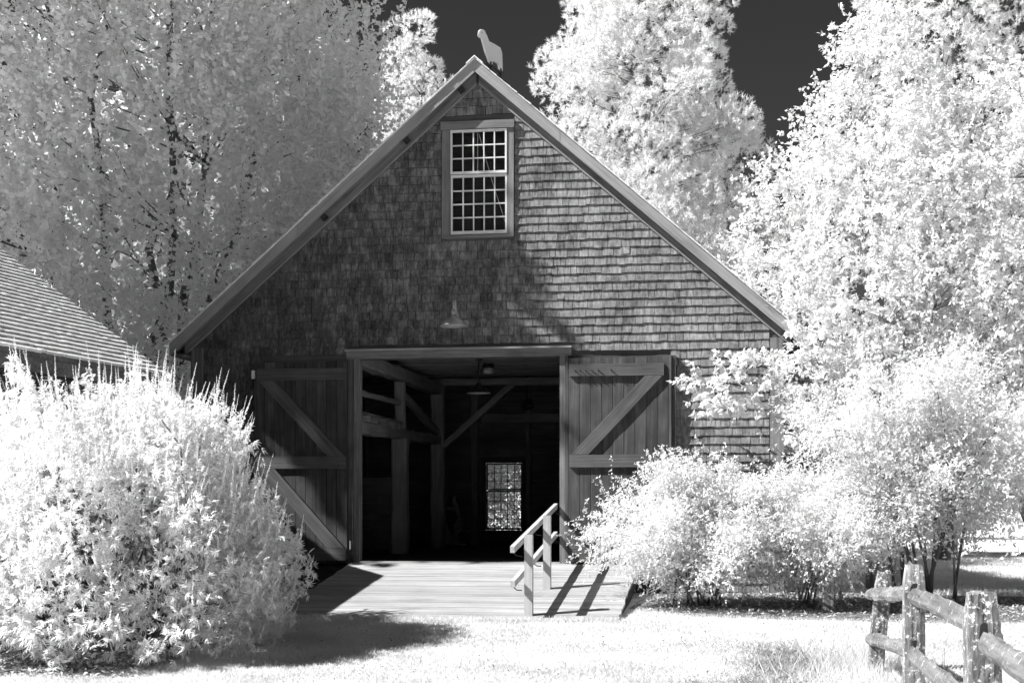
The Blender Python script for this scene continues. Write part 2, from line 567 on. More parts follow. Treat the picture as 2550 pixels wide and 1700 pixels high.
# rake fascia (two boards a side), soffit, frieze
def slope_board(name, s, x0, x1, off, h, ya, yb, mat, parent):
    """sloped board under the roof line: vertical offset off below roof, vertical height h"""
    m, L = MB(), 0
    p = [(s * x0, roof_z(x0) - off), (s * x1, roof_z(x1) - off), (s * x1, roof_z(x1) - off - h), (s * x0, roof_z(x0) - off - h)]
    if s > 0: p = p[::-1]
    # object-space x runs down the slope so the grain follows the board
    c = Vector(((p[0][0] + p[2][0]) / 2, (ya + yb) / 2, (p[0][1] + p[2][1]) / 2))
    ang = math.atan(SL) * s
    M = Matrix.Translation(c) @ Matrix.Rotation(ang, 4, 'Y')
    o = m.prism(p, ya, yb).build(name, mat, parent)
    o.data.transform(M.inverted()); o.matrix_basis = M; WM[o.name] = M
    return o


for s, split in ((-1, 2.62), (1, 1.22)):
    slope_board('rake_board', s, 0.0, split - .003, .022, .185, -OH, -OH + .026, M_fascia, barn)
    slope_board('rake_board', s, split + .003, 4.57, .022, .185, -OH + .001, -OH + .027, M_fascia, barn)
    slope_board('rake_soffit', s, 0.03, 4.57, .123, .02, -OH + .03, 0, M_trim, barn)
    slope_board('frieze_board', s, 0.02, 4.42, .144, .15, -.055, -.03, M_trim, barn)
    slope_board('frieze_moulding', s, 0.02, 4.40, .294, .022, -.062, -.03, M_fascia, barn)
    # eave soffit and fascia
    box('eave_fascia', (s * 4.57 - .012, -OH + .03, EAVE - .2), (s * 4.57 + .012, DEP + .28, EAVE - .03), M_trim, barn)
    box('eave_soffit', (min(s * 4.31, s * 4.555), -OH + .03, EAVE - .19), (max(s * 4.31, s * 4.555), DEP + .2, EAVE - .17), M_sheath, barn)
    # corner boards
    xo = s * (W + .03); xi = s * (W - .16)
    box('corner_board', (min(xo, xi), -.045, -.45), (max(xo, xi), -.003, roof_z(W) - .3), M_trim, barn)
for x in (-.22, -1.02, -2.25):                       # little blocks under the left rake
    z = roof_z(x) - .23
    board('rake_block', (x - .035, -.14, z - .03), (x + .035, -.14, z + .03), .05, .1, M_dark, barn)

# wall shingles: every one a wedge; the 300 that show largest are objects of their own
EXP = 0.122


def shingle_geo(m, x0, x1, z0, z1, yb, yt, tone, jl=0.0, jr=0.0):
    m.hexa([(x0, yb, z0 + jl), (x1, yb, z0 + jr), (x1, -.001, z0 + jr), (x0, -.001, z0 + jl),
            (x0, yt, z1), (x1, yt, z1), (x1, -.0005, z1), (x0, -.0005, z1)], tone)
    m.t[-6] = tone - 3.0          # dark end grain, also painting in the shadow line under each course


def spans(z0, z1):
    """free x intervals for the course between z0 and z1"""
    lim = min(W - .162, (PK - .27 - z0) / SL)
    iv = [(-lim, lim)]
    cuts = []
    if z1 > 4.67 and z0 < 6.34: cuts.append((-.533, .533))
    if z0 < 3.08 and z1 > 2.9: cuts.append((-1.935, 1.365))
    if z0 < 2.93: cuts.append((-3.24, 2.76))
    for a, b in cuts:
        nv = []
        for p, q in iv:
            if b <= p or a >= q: nv.append((p, q)); continue
            if p < a: nv.append((p, a))
            if b < q: nv.append((b, q))
        iv = nv
    return iv


cand = []
k = 0
while True:
    z0 = -.40 + k * EXP
    if z0 > 6.86: break
    z1 = z0 + EXP + .028
    for a, b in spans(z0 + .02, z0 + EXP - .01):
        x = a + .002
        while x < b - .02:
            w = random.choice((.075, .09, .1, .11, .12, .13, .14, .155, .17, .19))
            w *= random.uniform(.93, 1.07)
            xe = min(x + w, b - .002)
            if b - xe < .05: xe = b - .002
            dz = random.gauss(0, .0035)
            if random.random() < .02: dz += random.choice((.012, -.010))
            yb = -.028 - random.uniform(0, .010)
            tone = min(1, max(0, random.gauss(.5, .25)))
            dep = (x - CAM[0]) * -math.sin(THETA) + 20.2 * math.cos(THETA)
            vis = (xe - x) / dep ** 2 * (1 if (x < 3.4 and x > -2.9 and z0 > 2.95) else 0)
            cand.append((vis, x, xe - .0062, z0 + dz, z1, yb, tone, random.gauss(0, .0015), random.gauss(0, .0015)))
            x = xe
    k += 1
cand.sort(key=lambda c: -c[0])
variants = {}
for c in cand[:300]:
    _, x0, x1, z0, z1, yb, tone, jl, jr = c
    key = (round((x1 - x0) / .006), round(tone * 5))
    if key not in variants:
        m = MB(); w = key[0] * .006
        shingle_geo(m, -w / 2, w / 2, 0, EXP + .026, -.033, -.006, key[1] / 5, random.gauss(0, .0015), random.gauss(0, .0015))
        variants[key] = m.mesh('shingle', M_shingle)
    put(bpy.data.objects.new('shingle', variants[key]), front, Matrix.Translation(((x0 + x1) / 2, -.0002, z0)))
rest = MB()
for _, x0, x1, z0, z1, yb, tone, jl, jr in cand[300:]:
    shingle_geo(rest, x0, x1, z0, z1, yb, -.006, tone, jl, jr)
tag(rest.build('shingle_siding', M_shingle, front), kind='stuff')
# one slipped shingle up on the right
m = MB(); shingle_geo(m, 2.05, 2.18, 4.37, 4.48, -.036, -.024, .7, .0, .012); m.build('shingle', M_shingle, front)


# windows: 5 panes wide, upper sash 3 rows, lower sash 4 rows
def window(name, x0, x1, z0, zmid, z1, y, mat_sash, parent, muntin=.017, fr=.036, out=-1):
    e = empty(name, ((x0 + x1) / 2, y, z0), parent)
    for (a, b, rows, yy) in ((z0, zmid - .004, 4, y), (zmid + .004, z1, 3, y + .022 * out)):
        s = empty('sash', ((x0 + x1) / 2, yy, a), e) if False else e
        y_0, y_1 = yy - .018, yy + .018
        box('sash_rail', (x0, y_0, a), (x1, y_1, a + fr + (.012 if rows == 4 else 0)), mat_sash, s)
        box('sash_rail', (x0, y_0, b - fr), (x1, y_1, b), mat_sash, s)
        lo = a + fr + (.012 if rows == 4 else 0)
        hi = b - fr
        box('sash_stile', (x0, y_0 - .001, lo), (x0 + fr * .75, y_1 + .001, hi), mat_sash, s)
        box('sash_stile', (x1 - fr * .75, y_0 - .001, lo), (x1, y_1 + .001, hi), mat_sash, s)
        xi0, xi1 = x0 + fr * .75, x1 - fr * .75
        pw, ph = (xi1 - xi0) / 5, (hi - lo) / rows
        for i in range(1, 5):
            box('muntin', (xi0 + i * pw - muntin / 2, yy - .014, lo), (xi0 + i * pw + muntin / 2, yy + .014, hi), mat_sash, s)
        for j in range(1, rows):
            box('muntin', (xi0, yy - .0125, lo + j * ph - muntin / 2), (xi1, yy + .0125, lo + j * ph + muntin / 2), mat_sash, s)
        for i in range(5):
            for j in range(rows):
                g = .0075
                p = MB().box((xi0 + i * pw + g, yy - .0015, lo + j * ph + g), (xi0 + (i + 1) * pw - g, yy + .0015, lo + (j + 1) * ph - g))
                M = Matrix.Translation((xi0 + (i + .5) * pw, yy, lo + (j + .5) * ph)) @ Matrix.Rotation(random.gauss(0, .006), 4, 'X') @ Matrix.Rotation(random.gauss(0, .006), 4, 'Z')
                o = p.build('pane', M_glass, s)
                o.data.transform(Matrix.Translation((-(xi0 + (i + .5) * pw), -yy, -(lo + (j + .5) * ph))))
                o.matrix_basis = WM[s.name].inverted() @ M
    return e


win = window('gable_window', -.395, .427, 4.715, 5.575, 6.215, -.035, M_white, barn)
box('head_casing', (-.535, -.095, 6.222), (.535, -.003, 6.335), M_case, win)
box('side_casing', (-.525, -.062, 4.70), (-.40, -.003, 6.219), M_case, win)
box('side_casing', (.432, -.062, 4.70), (.525, -.003, 6.219), M_case, win)
box('sill', (-.525, -.085, 4.66), (.525, -.003, 4.698), M_case, win)
MB().box((-.5, .6, 4.5), (.6, .64, 6.3)).build('attic_partition', M_floor, barn)
bwin = window('rear_window', wx0 + .01, wx1 - .01, wz0 + .01, 1.145, wz1 - .01, DEP - .05, M_sheath, barn, .014, .03, 1)
box('inner_casing', (wx0 - .12, DEP - .14, wz0 - .12), (wx1 + .12, DEP - .102, wz0 - .003), M_inner, bwin)
box('inner_casing', (wx0 - .12, DEP - .14, wz1 + .003), (wx1 + .12, DEP - .102, wz1 + .12), M_inner, bwin)
box('inner_casing', (wx0 - .12, DEP - .139, wz0), (wx0 - .003, DEP - .102, wz1), M_inner, bwin)
box('inner_casing', (wx1 + .003, DEP - .139, wz0), (wx1 + .12, DEP - .102, wz1), M_inner, bwin)

# door frame
box('door_header', (-1.93, -.11, 2.945), (1.36, .1, 3.045), M_trim, barn)
box('drip_board', (-1.94, -.19, 3.048), (1.37, -.004, 3.076), M_fascia, barn)
box('door_jamb', (-1.907, -.10, -.03), (-1.835, .0, 2.944), M_door, barn)
box('door_jamb', (-1.832, -.06, -.03), (-1.751, .11, 2.944), M_trim, barn)
box('door_jamb', (1.19, -.075, -.03), (1.27, .11, 2.944), M_trim, barn)
box('door_jamb', (1.273, -.105, -.03), (1.318, .0, 2.944), M_rail, barn)


def door(x0, x1, s, name):
    """barn door leaf folded back flat against the wall; s = +1 right leaf, -1 left leaf"""
    e = empty(name, ((x0 + x1) / 2, -.11, -.03), barn)
    n = 9; w = (x1 - x0) / n
    for i in range(n):
        t = random.uniform(-.003, .003)
        box('board', (x0 + i * w + .003, -.135 + t, -.03 + random.uniform(-.01, .01)), (x0 + (i + 1) * w - .003, -.105 + t, 2.905 + random.uniform(-.012, .012)), M_door, e)
    xa, xb = (x0 + .02, x1 - .06) if s > 0 else (x0 + .06, x1 - .01)
    yb, yf = -.139, -.185
    box('rail', (xa, yf, 2.64), (xb, yb, 2.81), M_rail, e)
    box('rail', (xa, yf, 1.352), (xb, yb, 1.53), M_rail, e)
    box('rail', (xa, yf, .02), (xb, yb, .19), M_rail, e)
    for za, zb in ((1.535, 2.635), (.195, 1.347)):
        lo_x0, hi_x0 = (xa + .02, xb - .27) if s > 0 else (xb - .02, xa + .27)
        dx = .25 * s
        poly = [(lo_x0, za), (lo_x0 + dx, za), (hi_x0 + dx, zb), (hi_x0, zb)]
        if s < 0: poly = poly[::-1]
        a = math.atan2(zb - za, hi_x0 - lo_x0)
        c = Vector(((lo_x0 + hi_x0 + dx) / 2, (yf + yb) / 2, (za + zb) / 2))
        M = Matrix.Translation(c) @ Matrix.Rotation(-a, 4, 'Y')
        o = MB().prism(poly, yf + .002, yb).build('brace', M_rail, e)
        o.data.transform(M.inverted()); o.matrix_basis = WM[e.name].inverted() @ M
    return e


d_r = door(1.322, 2.735, 1, 'door')
d_l = door(-3.32, -1.911, -1, 'door')
box('edge_stile', (2.738, -.15, -.03), (2.775, -.02, 2.92), M_rail, d_r)
box('edge_stile', (2.778, -.125, -.03), (2.835, -.02, 2.92), M_door, d_r)
for x in (1.42, 1.49, 1.565, 1.655, 1.75, 1.93):
    MB().tube([(x, -.18, 2.715), (x + .012, -.245, 2.735)], .009, 6).build('peg', M_rail, d_r)
box('hinge', (-3.34, -.19, 2.67), (-3.29, -.12, 2.79), M_brass, d_l)
box('latch', (-1.88, -.125, .18), (-1.865, -.101, .30), M_brass, d_l)
board('lower_skirt', (-3.3, -.06, -.16), (-1.95, -.06, -.16), .2, .03, M_door, barn)

# interior frame
def hew(name, p0, p1, w, t, parent=barn, rough=.012, mat=None): return board(name, p0, p1, w, t, mat or M_beam, parent, (0, 0, 1) if abs(p1[2] - p0[2]) < 1 else (1, 0, 0), rough)


hew('post', (-1.93, 3.3, .0), (-1.93, 3.3, 1.95), .27, .25)
hew('post', (-1.93, 3.3, 2.1), (-1.93, 3.3, 2.9), .17, .17)
hew('post', (-1.9, 6.3, .0), (-1.9, 6.3, 3.2), .25, .25)
hew('post', (1.95, 6.3, .0), (1.95, 6.3, 3.2), .25, .25)
hew('plate_beam', (-1.93, .14, 3.0), (-1.93, 6.2, 3.03), .22, .24, rough=.02)
hew('loft_beam', (-1.93, .14, 1.98), (-1.93, 6.2, 2.06), .18, .2, rough=.02)
hew('loft_rail', (-1.93, .14, 2.5), (-1.93, 3.2, 2.54), .08, .08)
hew('tie_beam', (-1.78, 6.3, 3.15), (1.83, 6.3, 3.15), .13, .22)
board('brace', (-1.9, 3.42, 2.68), (-1.9, 6.18, 2.2), .13, .11, M_beam, barn, (0, 0, 1), .01)
board('brace', (-1.78, 6.3, 1.95), (-.46, 6.3, 3.1), .19, .12, M_beam, barn, (0, 1, 0), .01)
board('brace', (1.83, 6.3, 2.0), (.62, 6.3, 3.1), .19, .12, M_beam, barn, (0, 1, 0), .01)
for i in range(5):
    hew('joist', (-4.1, .75 + i * .52, 2.13), (-1.80, .75 + i * .52, 2.13), .1, .15, rough=.008)
box('loft_floor', (-4.15, .2, 2.19), (-1.86, 3.4, 2.225), M_inner, barn)
for i in range(30):
    y = .13 + i * .205
    box('ceiling_plank', (-4.1, y, 3.255 + random.uniform(0, .006)), (4.1, y + .198, 3.285), M_ceil, barn)
z = .0
while z < 3.9:
    h = random.uniform(.24, .36)
    iv = [(-4.1, 4.1)]
    if z < wz1 + .12 and z + h > wz0 - .12: iv = [(-4.1, wx0 - .125), (wx1 + .125, 4.1)]
    for a, b in iv:
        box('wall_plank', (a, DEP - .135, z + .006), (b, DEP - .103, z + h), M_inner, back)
    z += h
hew('back_post', (-1.77, DEP - .2, 0), (-1.77, DEP - .2, 3.9), .15, .12)
hew('back_post', (-.62, DEP - .2, 0), (-.62, DEP - .2, 3.9), .1, .1)
hew('back_girt', (-1.6, DEP - .27, 2.66), (4.0, DEP - .27, 2.66), .2, .12)

# ------------------------------------------------------------------ ramp
ramp = tag(empty('ramp', (.24, -2, -.25)), 'low wooden plank ramp sloping from barn doorway to lawn', 'ramp')
SLR = .1247
ang = math.atan(SLR)
nb = 28
for i in range(nb):
    y_a, y_b = -.075 - i * 3.98 / nb, -.075 - (i + 1) * 3.98 / nb
    ym = (y_a + y_b) / 2
    xl = -1.86 + random.uniform(-.012, .012) + (.10 * i / nb)
    xr = 2.325 + random.uniform(-.01, .01)
    dz = random.gauss(0, .0018)
    zc = ym * SLR - .019 + dz
    M = Matrix.Translation(((xl + xr) / 2, ym, zc)) @ Matrix.Rotation(ang + random.gauss(0, .008), 4, 'X')
    hwid = (y_a - y_b) / 2 * .972
    MB().box((-(xr - xl) / 2, -hwid, -.019), ((xr - xl) / 2, hwid, .019)).build('board', M_deck, ramp, M)
for x in (-1.80, .2, 2.29):
    board('stringer', (x, -.09, -.14), (x, -4.0, -.14 - 3.91 * SLR), .2, .04, M_door, ramp)

# ------------------------------------------------------------------ handrail
hr = tag(empty('handrail', (1.27, -3.0, -.4)), 'wooden handrail with two square posts on right side of ramp', 'handrail')
box('post', (1.224, -3.82, -.6), (1.318, -3.72, .467), M_hand, hr)
box('post', (1.22, -2.11, -.262), (1.314, -2.01, .682), M_hand, hr)
for a, b in (((1.13, -4.12, .305), (1.13, -.03, .805)), ((1.13, -4.09, -.09), (1.13, -.03, .405))):
    board('rail', a, b, .075, .05, M_hand, hr)
for y in (-4.0, -2.3, -.2):
    for base in (.27, -.125):
        zz = base + (y + 4.1) * .1225
        MB().tube([(1.13, y, zz + .01), (1.13, y, zz - .02), (1.16, y, zz - .05), (1.22, y + .02, zz - .055)], .007, 6).build('bracket', M_dark, hr)

# ------------------------------------------------------------------ fittings on the barn
gl = tag(empty('gooseneck_lamp', (-.285, -.05, 3.36)), 'galvanised gooseneck barn lamp on shingles above the doorway', 'lamp')
MB().lathe([(.0, .165), (.035, .163), (.05, .14), (.075, .115), (.125, .085), (.165, .045), (.186, .008), (.192, -.008), (.186, -.01), (.172, .012), (.12, .05), (.0, .07)], (-.285, -.40, 3.355), 28).build('shade', M_metal, gl, smooth=True)
MB().lathe([(.0, .24), (.03, .235), (.036, .15), (.0, .15)], (-.285, -.40, 3.355), 16).build('socket', M_metal, gl, smooth=True)
MB().tube([(-.285, -.40, 3.56), (-.285, -.398, 3.66), (-.285, -.38, 3.71), (-.285, -.335, 3.735), (-.285, -.285, 3.70), (-.282, -.25, 3.6), (-.262, -.2, 3.5), (-.222, -.12, 3.45), (-.19, -.03, 3.44)], .017, 10).build('arm', M_metal, gl, smooth=True)
MB().tube([(-.18, -.022, 3.43), (-.18, -.05, 3.43)], .055, 20).build('wall_plate', M_metal, gl)


def pendant(loc, top, name, label, s=1.0):
    e = tag(empty(name, loc), label, 'lamp', 'lamps hanging in the barn')
    MB().lathe([(.0, .15 * s), (.035 * s, .15 * s), (.05 * s, .11 * s), (.11 * s, .07 * s), (.17 * s, .015 * s), (.196 * s, -.012 * s), (.2 * s, -.02 * s)], loc, 28).build('shade', M_dark, e, smooth=True)
    MB().lathe([(.194 * s, -.022 * s), (.165 * s, .008 * s), (.105 * s, .06 * s), (.045 * s, .1 * s), (.0, .11 * s)], loc, 28).build('lining', M_white, e, smooth=True)
    MB().tube([(loc[0], loc[1], loc[2] + .15 * s), (loc[0], loc[1], top)], .008, 6).build('cord', M_dark, e)
    MB().lathe([(.0, .0), (.06, .0), (.055, .03), (.0, .03)], (loc[0], loc[1], top - .03), 16).build('ceiling_rose', M_dark, e)


pendant((-.536, 3.04, 2.70), 3.256, 'pendant_lamp', 'dark domed pendant lamp with pale rim just inside the doorway')
jl = tag(empty('jar_lamp', (-.529, 3.95, 3.1)), 'small pale jar shaped ceiling lamp behind the domed pendant', 'lamp', 'lamps hanging in the barn')
MB().lathe([(.0, .0), (.07, .0), (.085, .03), (.09, .1), (.0, .1)], (-.529, 3.95, 3.08), 18).build('globe', M_white, jl, smooth=True)
MB().lathe([(.0, .1), (.1, .1), (.08, .175), (.0, .175)], (-.529, 3.95, 3.08), 18).build('cap', M_dark, jl, smooth=True)
hf = tag(empty('ceiling_fan', (-.28, 6.9, 2.7)), 'dark hanging ceiling fan deep inside the barn', 'fan')
MB().tube([(-.28, 6.9, 2.8), (-.28, 6.9, 3.6)], .03, 8).build('rod', M_dark, hf)
MB().lathe([(0, .12), (.1, .1), (.14, 0), (.1, -.08), (0, -.1)], (-.28, 6.9, 2.75), 16).build('motor', M_dark, hf, smooth=True)
for i in range(4):
    a = i * math.pi / 2 + .4
    board('blade', (-.28 + .14 * math.cos(a), 6.9 + .14 * math.sin(a), 2.74), (-.28 + .42 * math.cos(a), 6.9 + .42 * math.sin(a), 2.72), .015, .11, M_inner, hf)

rp = tag(empty('pulley_rope', (0, .05, 5.2)), 'pale pulley rope hanging inside the gable window', 'rope')
MB().tube([(-.02, .06, 6.2), (-.02, .06, 5.66)], .0055, 6).build('cord', M_rope, rp)
MB().lathe([(0, .05), (.012, .04), (.012, .01), (.02, 0), (.012, -.02), (0, -.025)], (-.02, .06, 5.62), 10).build('weight', M_rope, rp)
MB().tube([(.0, .065, 6.18), (.19, .06, 5.5), (.40, .06, 4.85)], .0055, 6).build('cord', M_rope, rp)

# roof ornament: flat painted animal standing on the ridge
cut = tag(empty('animal_cutout', (0, 1.0, 7.19)), 'flat pale long-necked animal cutout standing on barn ridge', 'ornament')
out2 = [(-0.313, 0.429), (-0.378, 0.395), (-0.403, 0.36), (-0.413, 0.304), (-0.378, 0.287), (-0.313, 0.3), (-0.277, 0.261), (-0.234, 0.205), (-0.184, 0.135), (-0.107, 0.073), (-0.06, 0.028), (-0.045, -0.015), (0.065, 0.011), (0.077, 0.063), (0.132, 0.082), (0.282, 0.083), (0.312, 0.052), (0.327, -0.006), (0.441, 0.018), (0.434, 0.166), (0.426, 0.29), (0.358, 0.351), (0.17, 0.347), (-0.052, 0.328), (-0.118, 0.385), (-0.198, 0.433), (-0.252, 0.443)]
Mc = Matrix.Translation((0, 1.0, 7.48)) @ Matrix.Rotation(math.atan2(.965, .263), 4, 'Z')
MB().prism(out2, -.012, .012).build('body', M_cut, cut, Mc)
for yy in (-.0125, .0125):
    MB().tube([(-.30, yy - .002, .385), (-.30, yy + .002, .385)], .009, 8).build('eye', M_dark, cut, Mc)
MB().tube([(-.1, 0, -.02), (.52, 0, -.02)], .022, 8).build('base_bar', M_dark, cut, Mc)
for x in (.0, .37):
    MB().tube([(x, 0, -.3), (x, 0, .03)], .03, 8).build('standard', M_dark, cut, Mc)

# things standing inside the barn
sc_e = tag(empty('wood_sculpture', (-2.2, 8.9, 0)), 'pale twisted pair of carved wooden figures by back wall', 'sculpture')
for k, (bx_, sg) in enumerate(((-2.33, 1), (-2.05, -1))):
    pts, rad = [], []
    for i in range(15):
        t = i / 14
        pts.append((bx_ + sg * .07 * math.sin(t * 7.5 + k), 8.95 + .05 * math.cos(t * 6), .02 + t * 1.02))
        rad.append(.085 * (1.15 - .75 * t) * (1 + .35 * math.sin(t * 15 + k * 2)))
    MB().tube(pts, rad, 9).build('figure', M_carve, sc_e, smooth=True)
MB().box((-2.5, 8.8, 0), (-1.88, 9.1, .03)).build('plinth', M_carve, sc_e)
MB().tube([(-2.27, 8.95, .78), (-2.1, 8.93, .76)], .03, 8).build('joined_arm', M_carve, sc_e, smooth=True)
ch = tag(empty('side_chair', (-2.5, 4.4, 0)), 'dim wooden chair behind the near timber post', 'chair')
box('seat', (-2.7, 4.2, .43), (-2.3, 4.6, .46), M_beam, ch)
for x in (-2.68, -2.36):
    for y in (4.22, 4.54):
        box('leg', (x, y, 0), (x + .04, y + .04, .43 if y < 4.4 else .95), M_beam, ch)
for zz in (.6, .78, .9):
    box('back_slat', (-2.64, 4.55, zz), (-2.36, 4.57, zz + .06), M_beam, ch)
bd = tag(empty('leaning_panel', (-2.9, 6.0, 0)), 'dim pale panel standing in the left bay of the barn', 'panel')
MB().box((-3.3, 6.0, .0), (-2.6, 6.04, 1.35)).build('board_face', M_beam, bd)

# ------------------------------------------------------------------ shed at left
E0 = Vector((-3.763, -2.413, 0))
rz_s = math.atan2(-.124, .992)
shed = tag(empty('shed', E0, None, rz_s), 'low shed with bleached shingle roof behind the flowering shrub', 'shed')
MS = WM[shed.name]
PT = .70; LN = 4.0; RUN = 3.3; EZ = 2.56
cosP, sinP = math.cos(math.atan(PT)), math.sin(math.atan(PT))


def sl(m, name, mat, parent=shed): return m.build(name, mat, parent, MS)


def shed_wall(name, lo, hi): return sl(MB().box(lo, hi), name, M_sheath)


wl = shed_wall('wall', (-.42, -LN, -.6), (-.30, -.2, EZ + .02))
shed_wall('wall', (-2 * RUN + .30, -LN, -.6), (-2 * RUN + .42, -.2, EZ + .02))
sl(MB().prism([(-2 * RUN + .3, -.6), (-.3, -.6), (-.3, EZ + .1), (-RUN, EZ + RUN * PT - .12), (-2 * RUN + .3, EZ + .1)], -.32, -.2), 'gable_wall', M_sheath)
sl(MB().prism([(-2 * RUN + .3, -.6), (-.3, -.6), (-.3, EZ + .1), (-RUN, EZ + RUN * PT - .12), (-2 * RUN + .3, EZ + .1)], -LN, -LN + .12), 'gable_wall', M_sheath)
sroof = sl(MB().prism([(0, EZ - .02), (0, EZ - .09), (-RUN, EZ + RUN * PT - .09), (-RUN, EZ + RUN * PT - .02)][::-1], -LN - .2, -.02), 'roof', M_trim)
sl(MB().prism([(-2 * RUN, EZ - .02), (-2 * RUN, EZ - .09), (-RUN, EZ + RUN * PT - .09), (-RUN, EZ + RUN * PT - .02)], -LN - .2, -.02), 'roof', M_roofsh)
sl(MB().box((-.03, -LN - .19, EZ - .26), (-.006, -.03, EZ - .095)), 'fascia', M_trim)
sl(MB().box((-.30, -LN - .18, EZ - .25), (-.032, -.04, EZ - .225)), 'soffit', M_sheath)
# roof shingles in courses
SEXP = .118
rows = int(RUN / cosP / SEXP)
cs = []
for i in range(rows):
    d0, d1 = i * SEXP - .025, (i + 1) * SEXP + .03      # distance up the slope of butt and head
    y = -LN - .22
    y += random.uniform(0, .1)
    while y < -.02:
        w = random.choice((.09, .11, .13, .15, .17)); ye = min(y + w, .0 + random.uniform(-.01, .012))
        cs.append((y, ye - .004, d0 + random.gauss(0, .005), d1, .030 + random.uniform(0, .010), min(1, max(0, random.gauss(.5, .22)))))
        y = y + w


def roof_sh(m, y0, y1, d0, d1, t, tone):
    def P(d, n): return (-d * cosP + n * sinP, EZ - .018 + d * sinP + n * cosP)
    a, b, c, d = P(d0, t), P(d1, .004), P(d1, -.001), P(d0, .0005)
    m.hexa([(d[0], y0, d[1]), (d[0], y1, d[1]), (c[0], y1, c[1]), (c[0], y0, c[1]), (a[0], y0, a[1]), (a[0], y1, a[1]), (b[0], y1, b[1]), (b[0], y0, b[1])], tone)


def shed_rank(c):
    y = (c[0] + c[1]) / 2
    p = MS @ Vector((-c[2] * cosP, y, EZ + c[2] * sinP))
    q = np.array(p) - CAM
    zz = -q[0] * math.sin(THETA) + q[1] * math.cos(THETA); xx = q[0] * math.cos(THETA) + q[1] * math.sin(THETA)
    px, py = 1275 + 3542 * xx / zz, 1262 - 3542 * q[2] / zz
    return (c[1] - c[0]) / zz ** 2 if px > 5 and py > 560 else 0


cs.sort(key=lambda c: -shed_rank(c))
var2 = {}
for c in cs[:300]:
    y0_, y1_, d0, d1, t, tone = c
    key = (round((y1_ - y0_) / .01), round(tone * 4))
    if key not in var2:
        m = MB(); roof_sh(m, -key[0] * .005, key[0] * .005, 0, SEXP + .05, .034, key[1] / 4)
        var2[key] = m.mesh('shingle', M_roofsh)
    put(bpy.data.objects.new('shingle', var2[key]), sroof, MS @ Matrix.Translation((-d0 * cosP, (y0_ + y1_) / 2, d0 * sinP)))
m = MB()
for c in cs[300:]: roof_sh(m, *c)
tag(sl(m, 'shingle_courses', M_roofsh, sroof), kind='stuff')
m = MB()
for i in range(18):
    z0 = .2 + i * .122; y = -LN
    while y < -.2:
        w = random.uniform(.08, .18); yb = -.30 + .018
        m.hexa([(-.299, y, z0), (-.299 + .02, y, z0), (-.299 + .02, y + w - .004, z0), (-.299, y + w - .004, z0),
                (-.299, y, z0 + .145), (-.299 + .004, y, z0 + .145), (-.299 + .004, y + w - .004, z0 + .145), (-.299, y + w - .004, z0 + .145)], random.random())
        y += w
tag(sl(m, 'shingle_siding', M_shingle, wl), kind='stuff')
hk = tag(empty('hanging_ring', MS @ Vector((-.2, -3.9, 2.05))), 'dark iron ring hanging on shed wall at left edge', 'ring')
pts = [MS @ Vector((-.24, -3.9 + .13 * math.cos(a), 2.05 + .13 * math.sin(a))) for a in np.linspace(0, 6.28, 17)]
MB().tube(pts, .03, 8, cap=False).build('hoop', M_dark, hk, smooth=True)
MB().tube([MS @ Vector((-.27, -3.9, 2.19)), MS @ Vector((-.22, -3.9, 2.19))], .012, 6).build('peg', M_dark, hk)

# ------------------------------------------------------------------ split rail fence
fence = tag(empty('split_rail_fence', (4.8, -10, -.8)), 'old lichen covered split rail fence at lower right corner', 'fence')
FP = [(4.72, -16.15, .36, .16, 0), (4.81, -13.142, .371, .168, -.02), (4.847, -10.093, .397, .148, .0), (4.86, -7.05, .205, .145, .09)]


def fence_post(x, y, zt_, w, lean):
    zb = float(gz(x, y)) - .25
    n = 22; m = MB(); sides = 16
    r_ = random.Random(int(x * 1000 + y * 77))
    for i in range(n + 1):
        t = i / n; z = zb + (zt_ - zb) * t
        taper = 1.0 if t < .9 else 1 - (t - .9) * 2.2
        for k in range(sides):
            a = 2 * math.pi * k / sides
            ca, sa = math.cos(a), math.sin(a)
            q = 1 / max(abs(ca), abs(sa)) ** .75
            rr = w / 2 * q * taper * (1 + r_.gauss(0, .025) + .05 * math.sin(k * 2.3 + 3))
            m.v.append((x + lean * (z - zb) + rr * ca, y + rr * sa, z + (r_.gauss(0, .012) if i == n else 0)))
    for i in range(n):
        for k in range(sides):
            l = (k + 1) % sides
            m.f.append((i * sides + k, i * sides + l, (i + 1) * sides + l, (i + 1) * sides + k)); m.t.append(.5)
    m.f.append(tuple(n * sides + k for k in range(sides))); m.t.append(.5)
    M = Matrix.Translation((x, y, zb)) @ Matrix.Rotation(-R(90), 4, 'Y')
    o = m.build('post', M_fence, fence)
    o.data.transform(M.inverted()); o.matrix_basis = WM[fence.name].inverted() @ M
    # dark mortise the rails sit in
    for zz in (zt_ - .21, zt_ - .60):
        cx = x + lean * (zz - zb)
        pts = [(cx + .04 * math.cos(a), -w / 2 + .002 + y, zz + .01 + (.075 * math.sin(a))) for a in np.linspace(0, 2 * math.pi, 14)[:-1]]
        mm = MB(); mm.v = pts + [(p[0], p[1] + .02, p[2]) for p in pts]
        kk = len(pts); mm.f = [tuple(range(kk))] + [(i, (i + 1) % kk, kk + (i + 1) % kk, kk + i) for i in range(kk)]; mm.t = [.5] * (kk + 1)
        mm.build('mortise', M_dark, fence)


for p in FP: fence_post(*p)
stub = tag(empty('wooden_post', (4.76, -2.75, -.5)), 'short grey wooden post standing among the right shrubs', 'post')
board('shaft', (4.76, -2.75, -.7), (4.76, -2.75, .10), .15, .13, M_frail, stub, (1, 0, 0), .008)


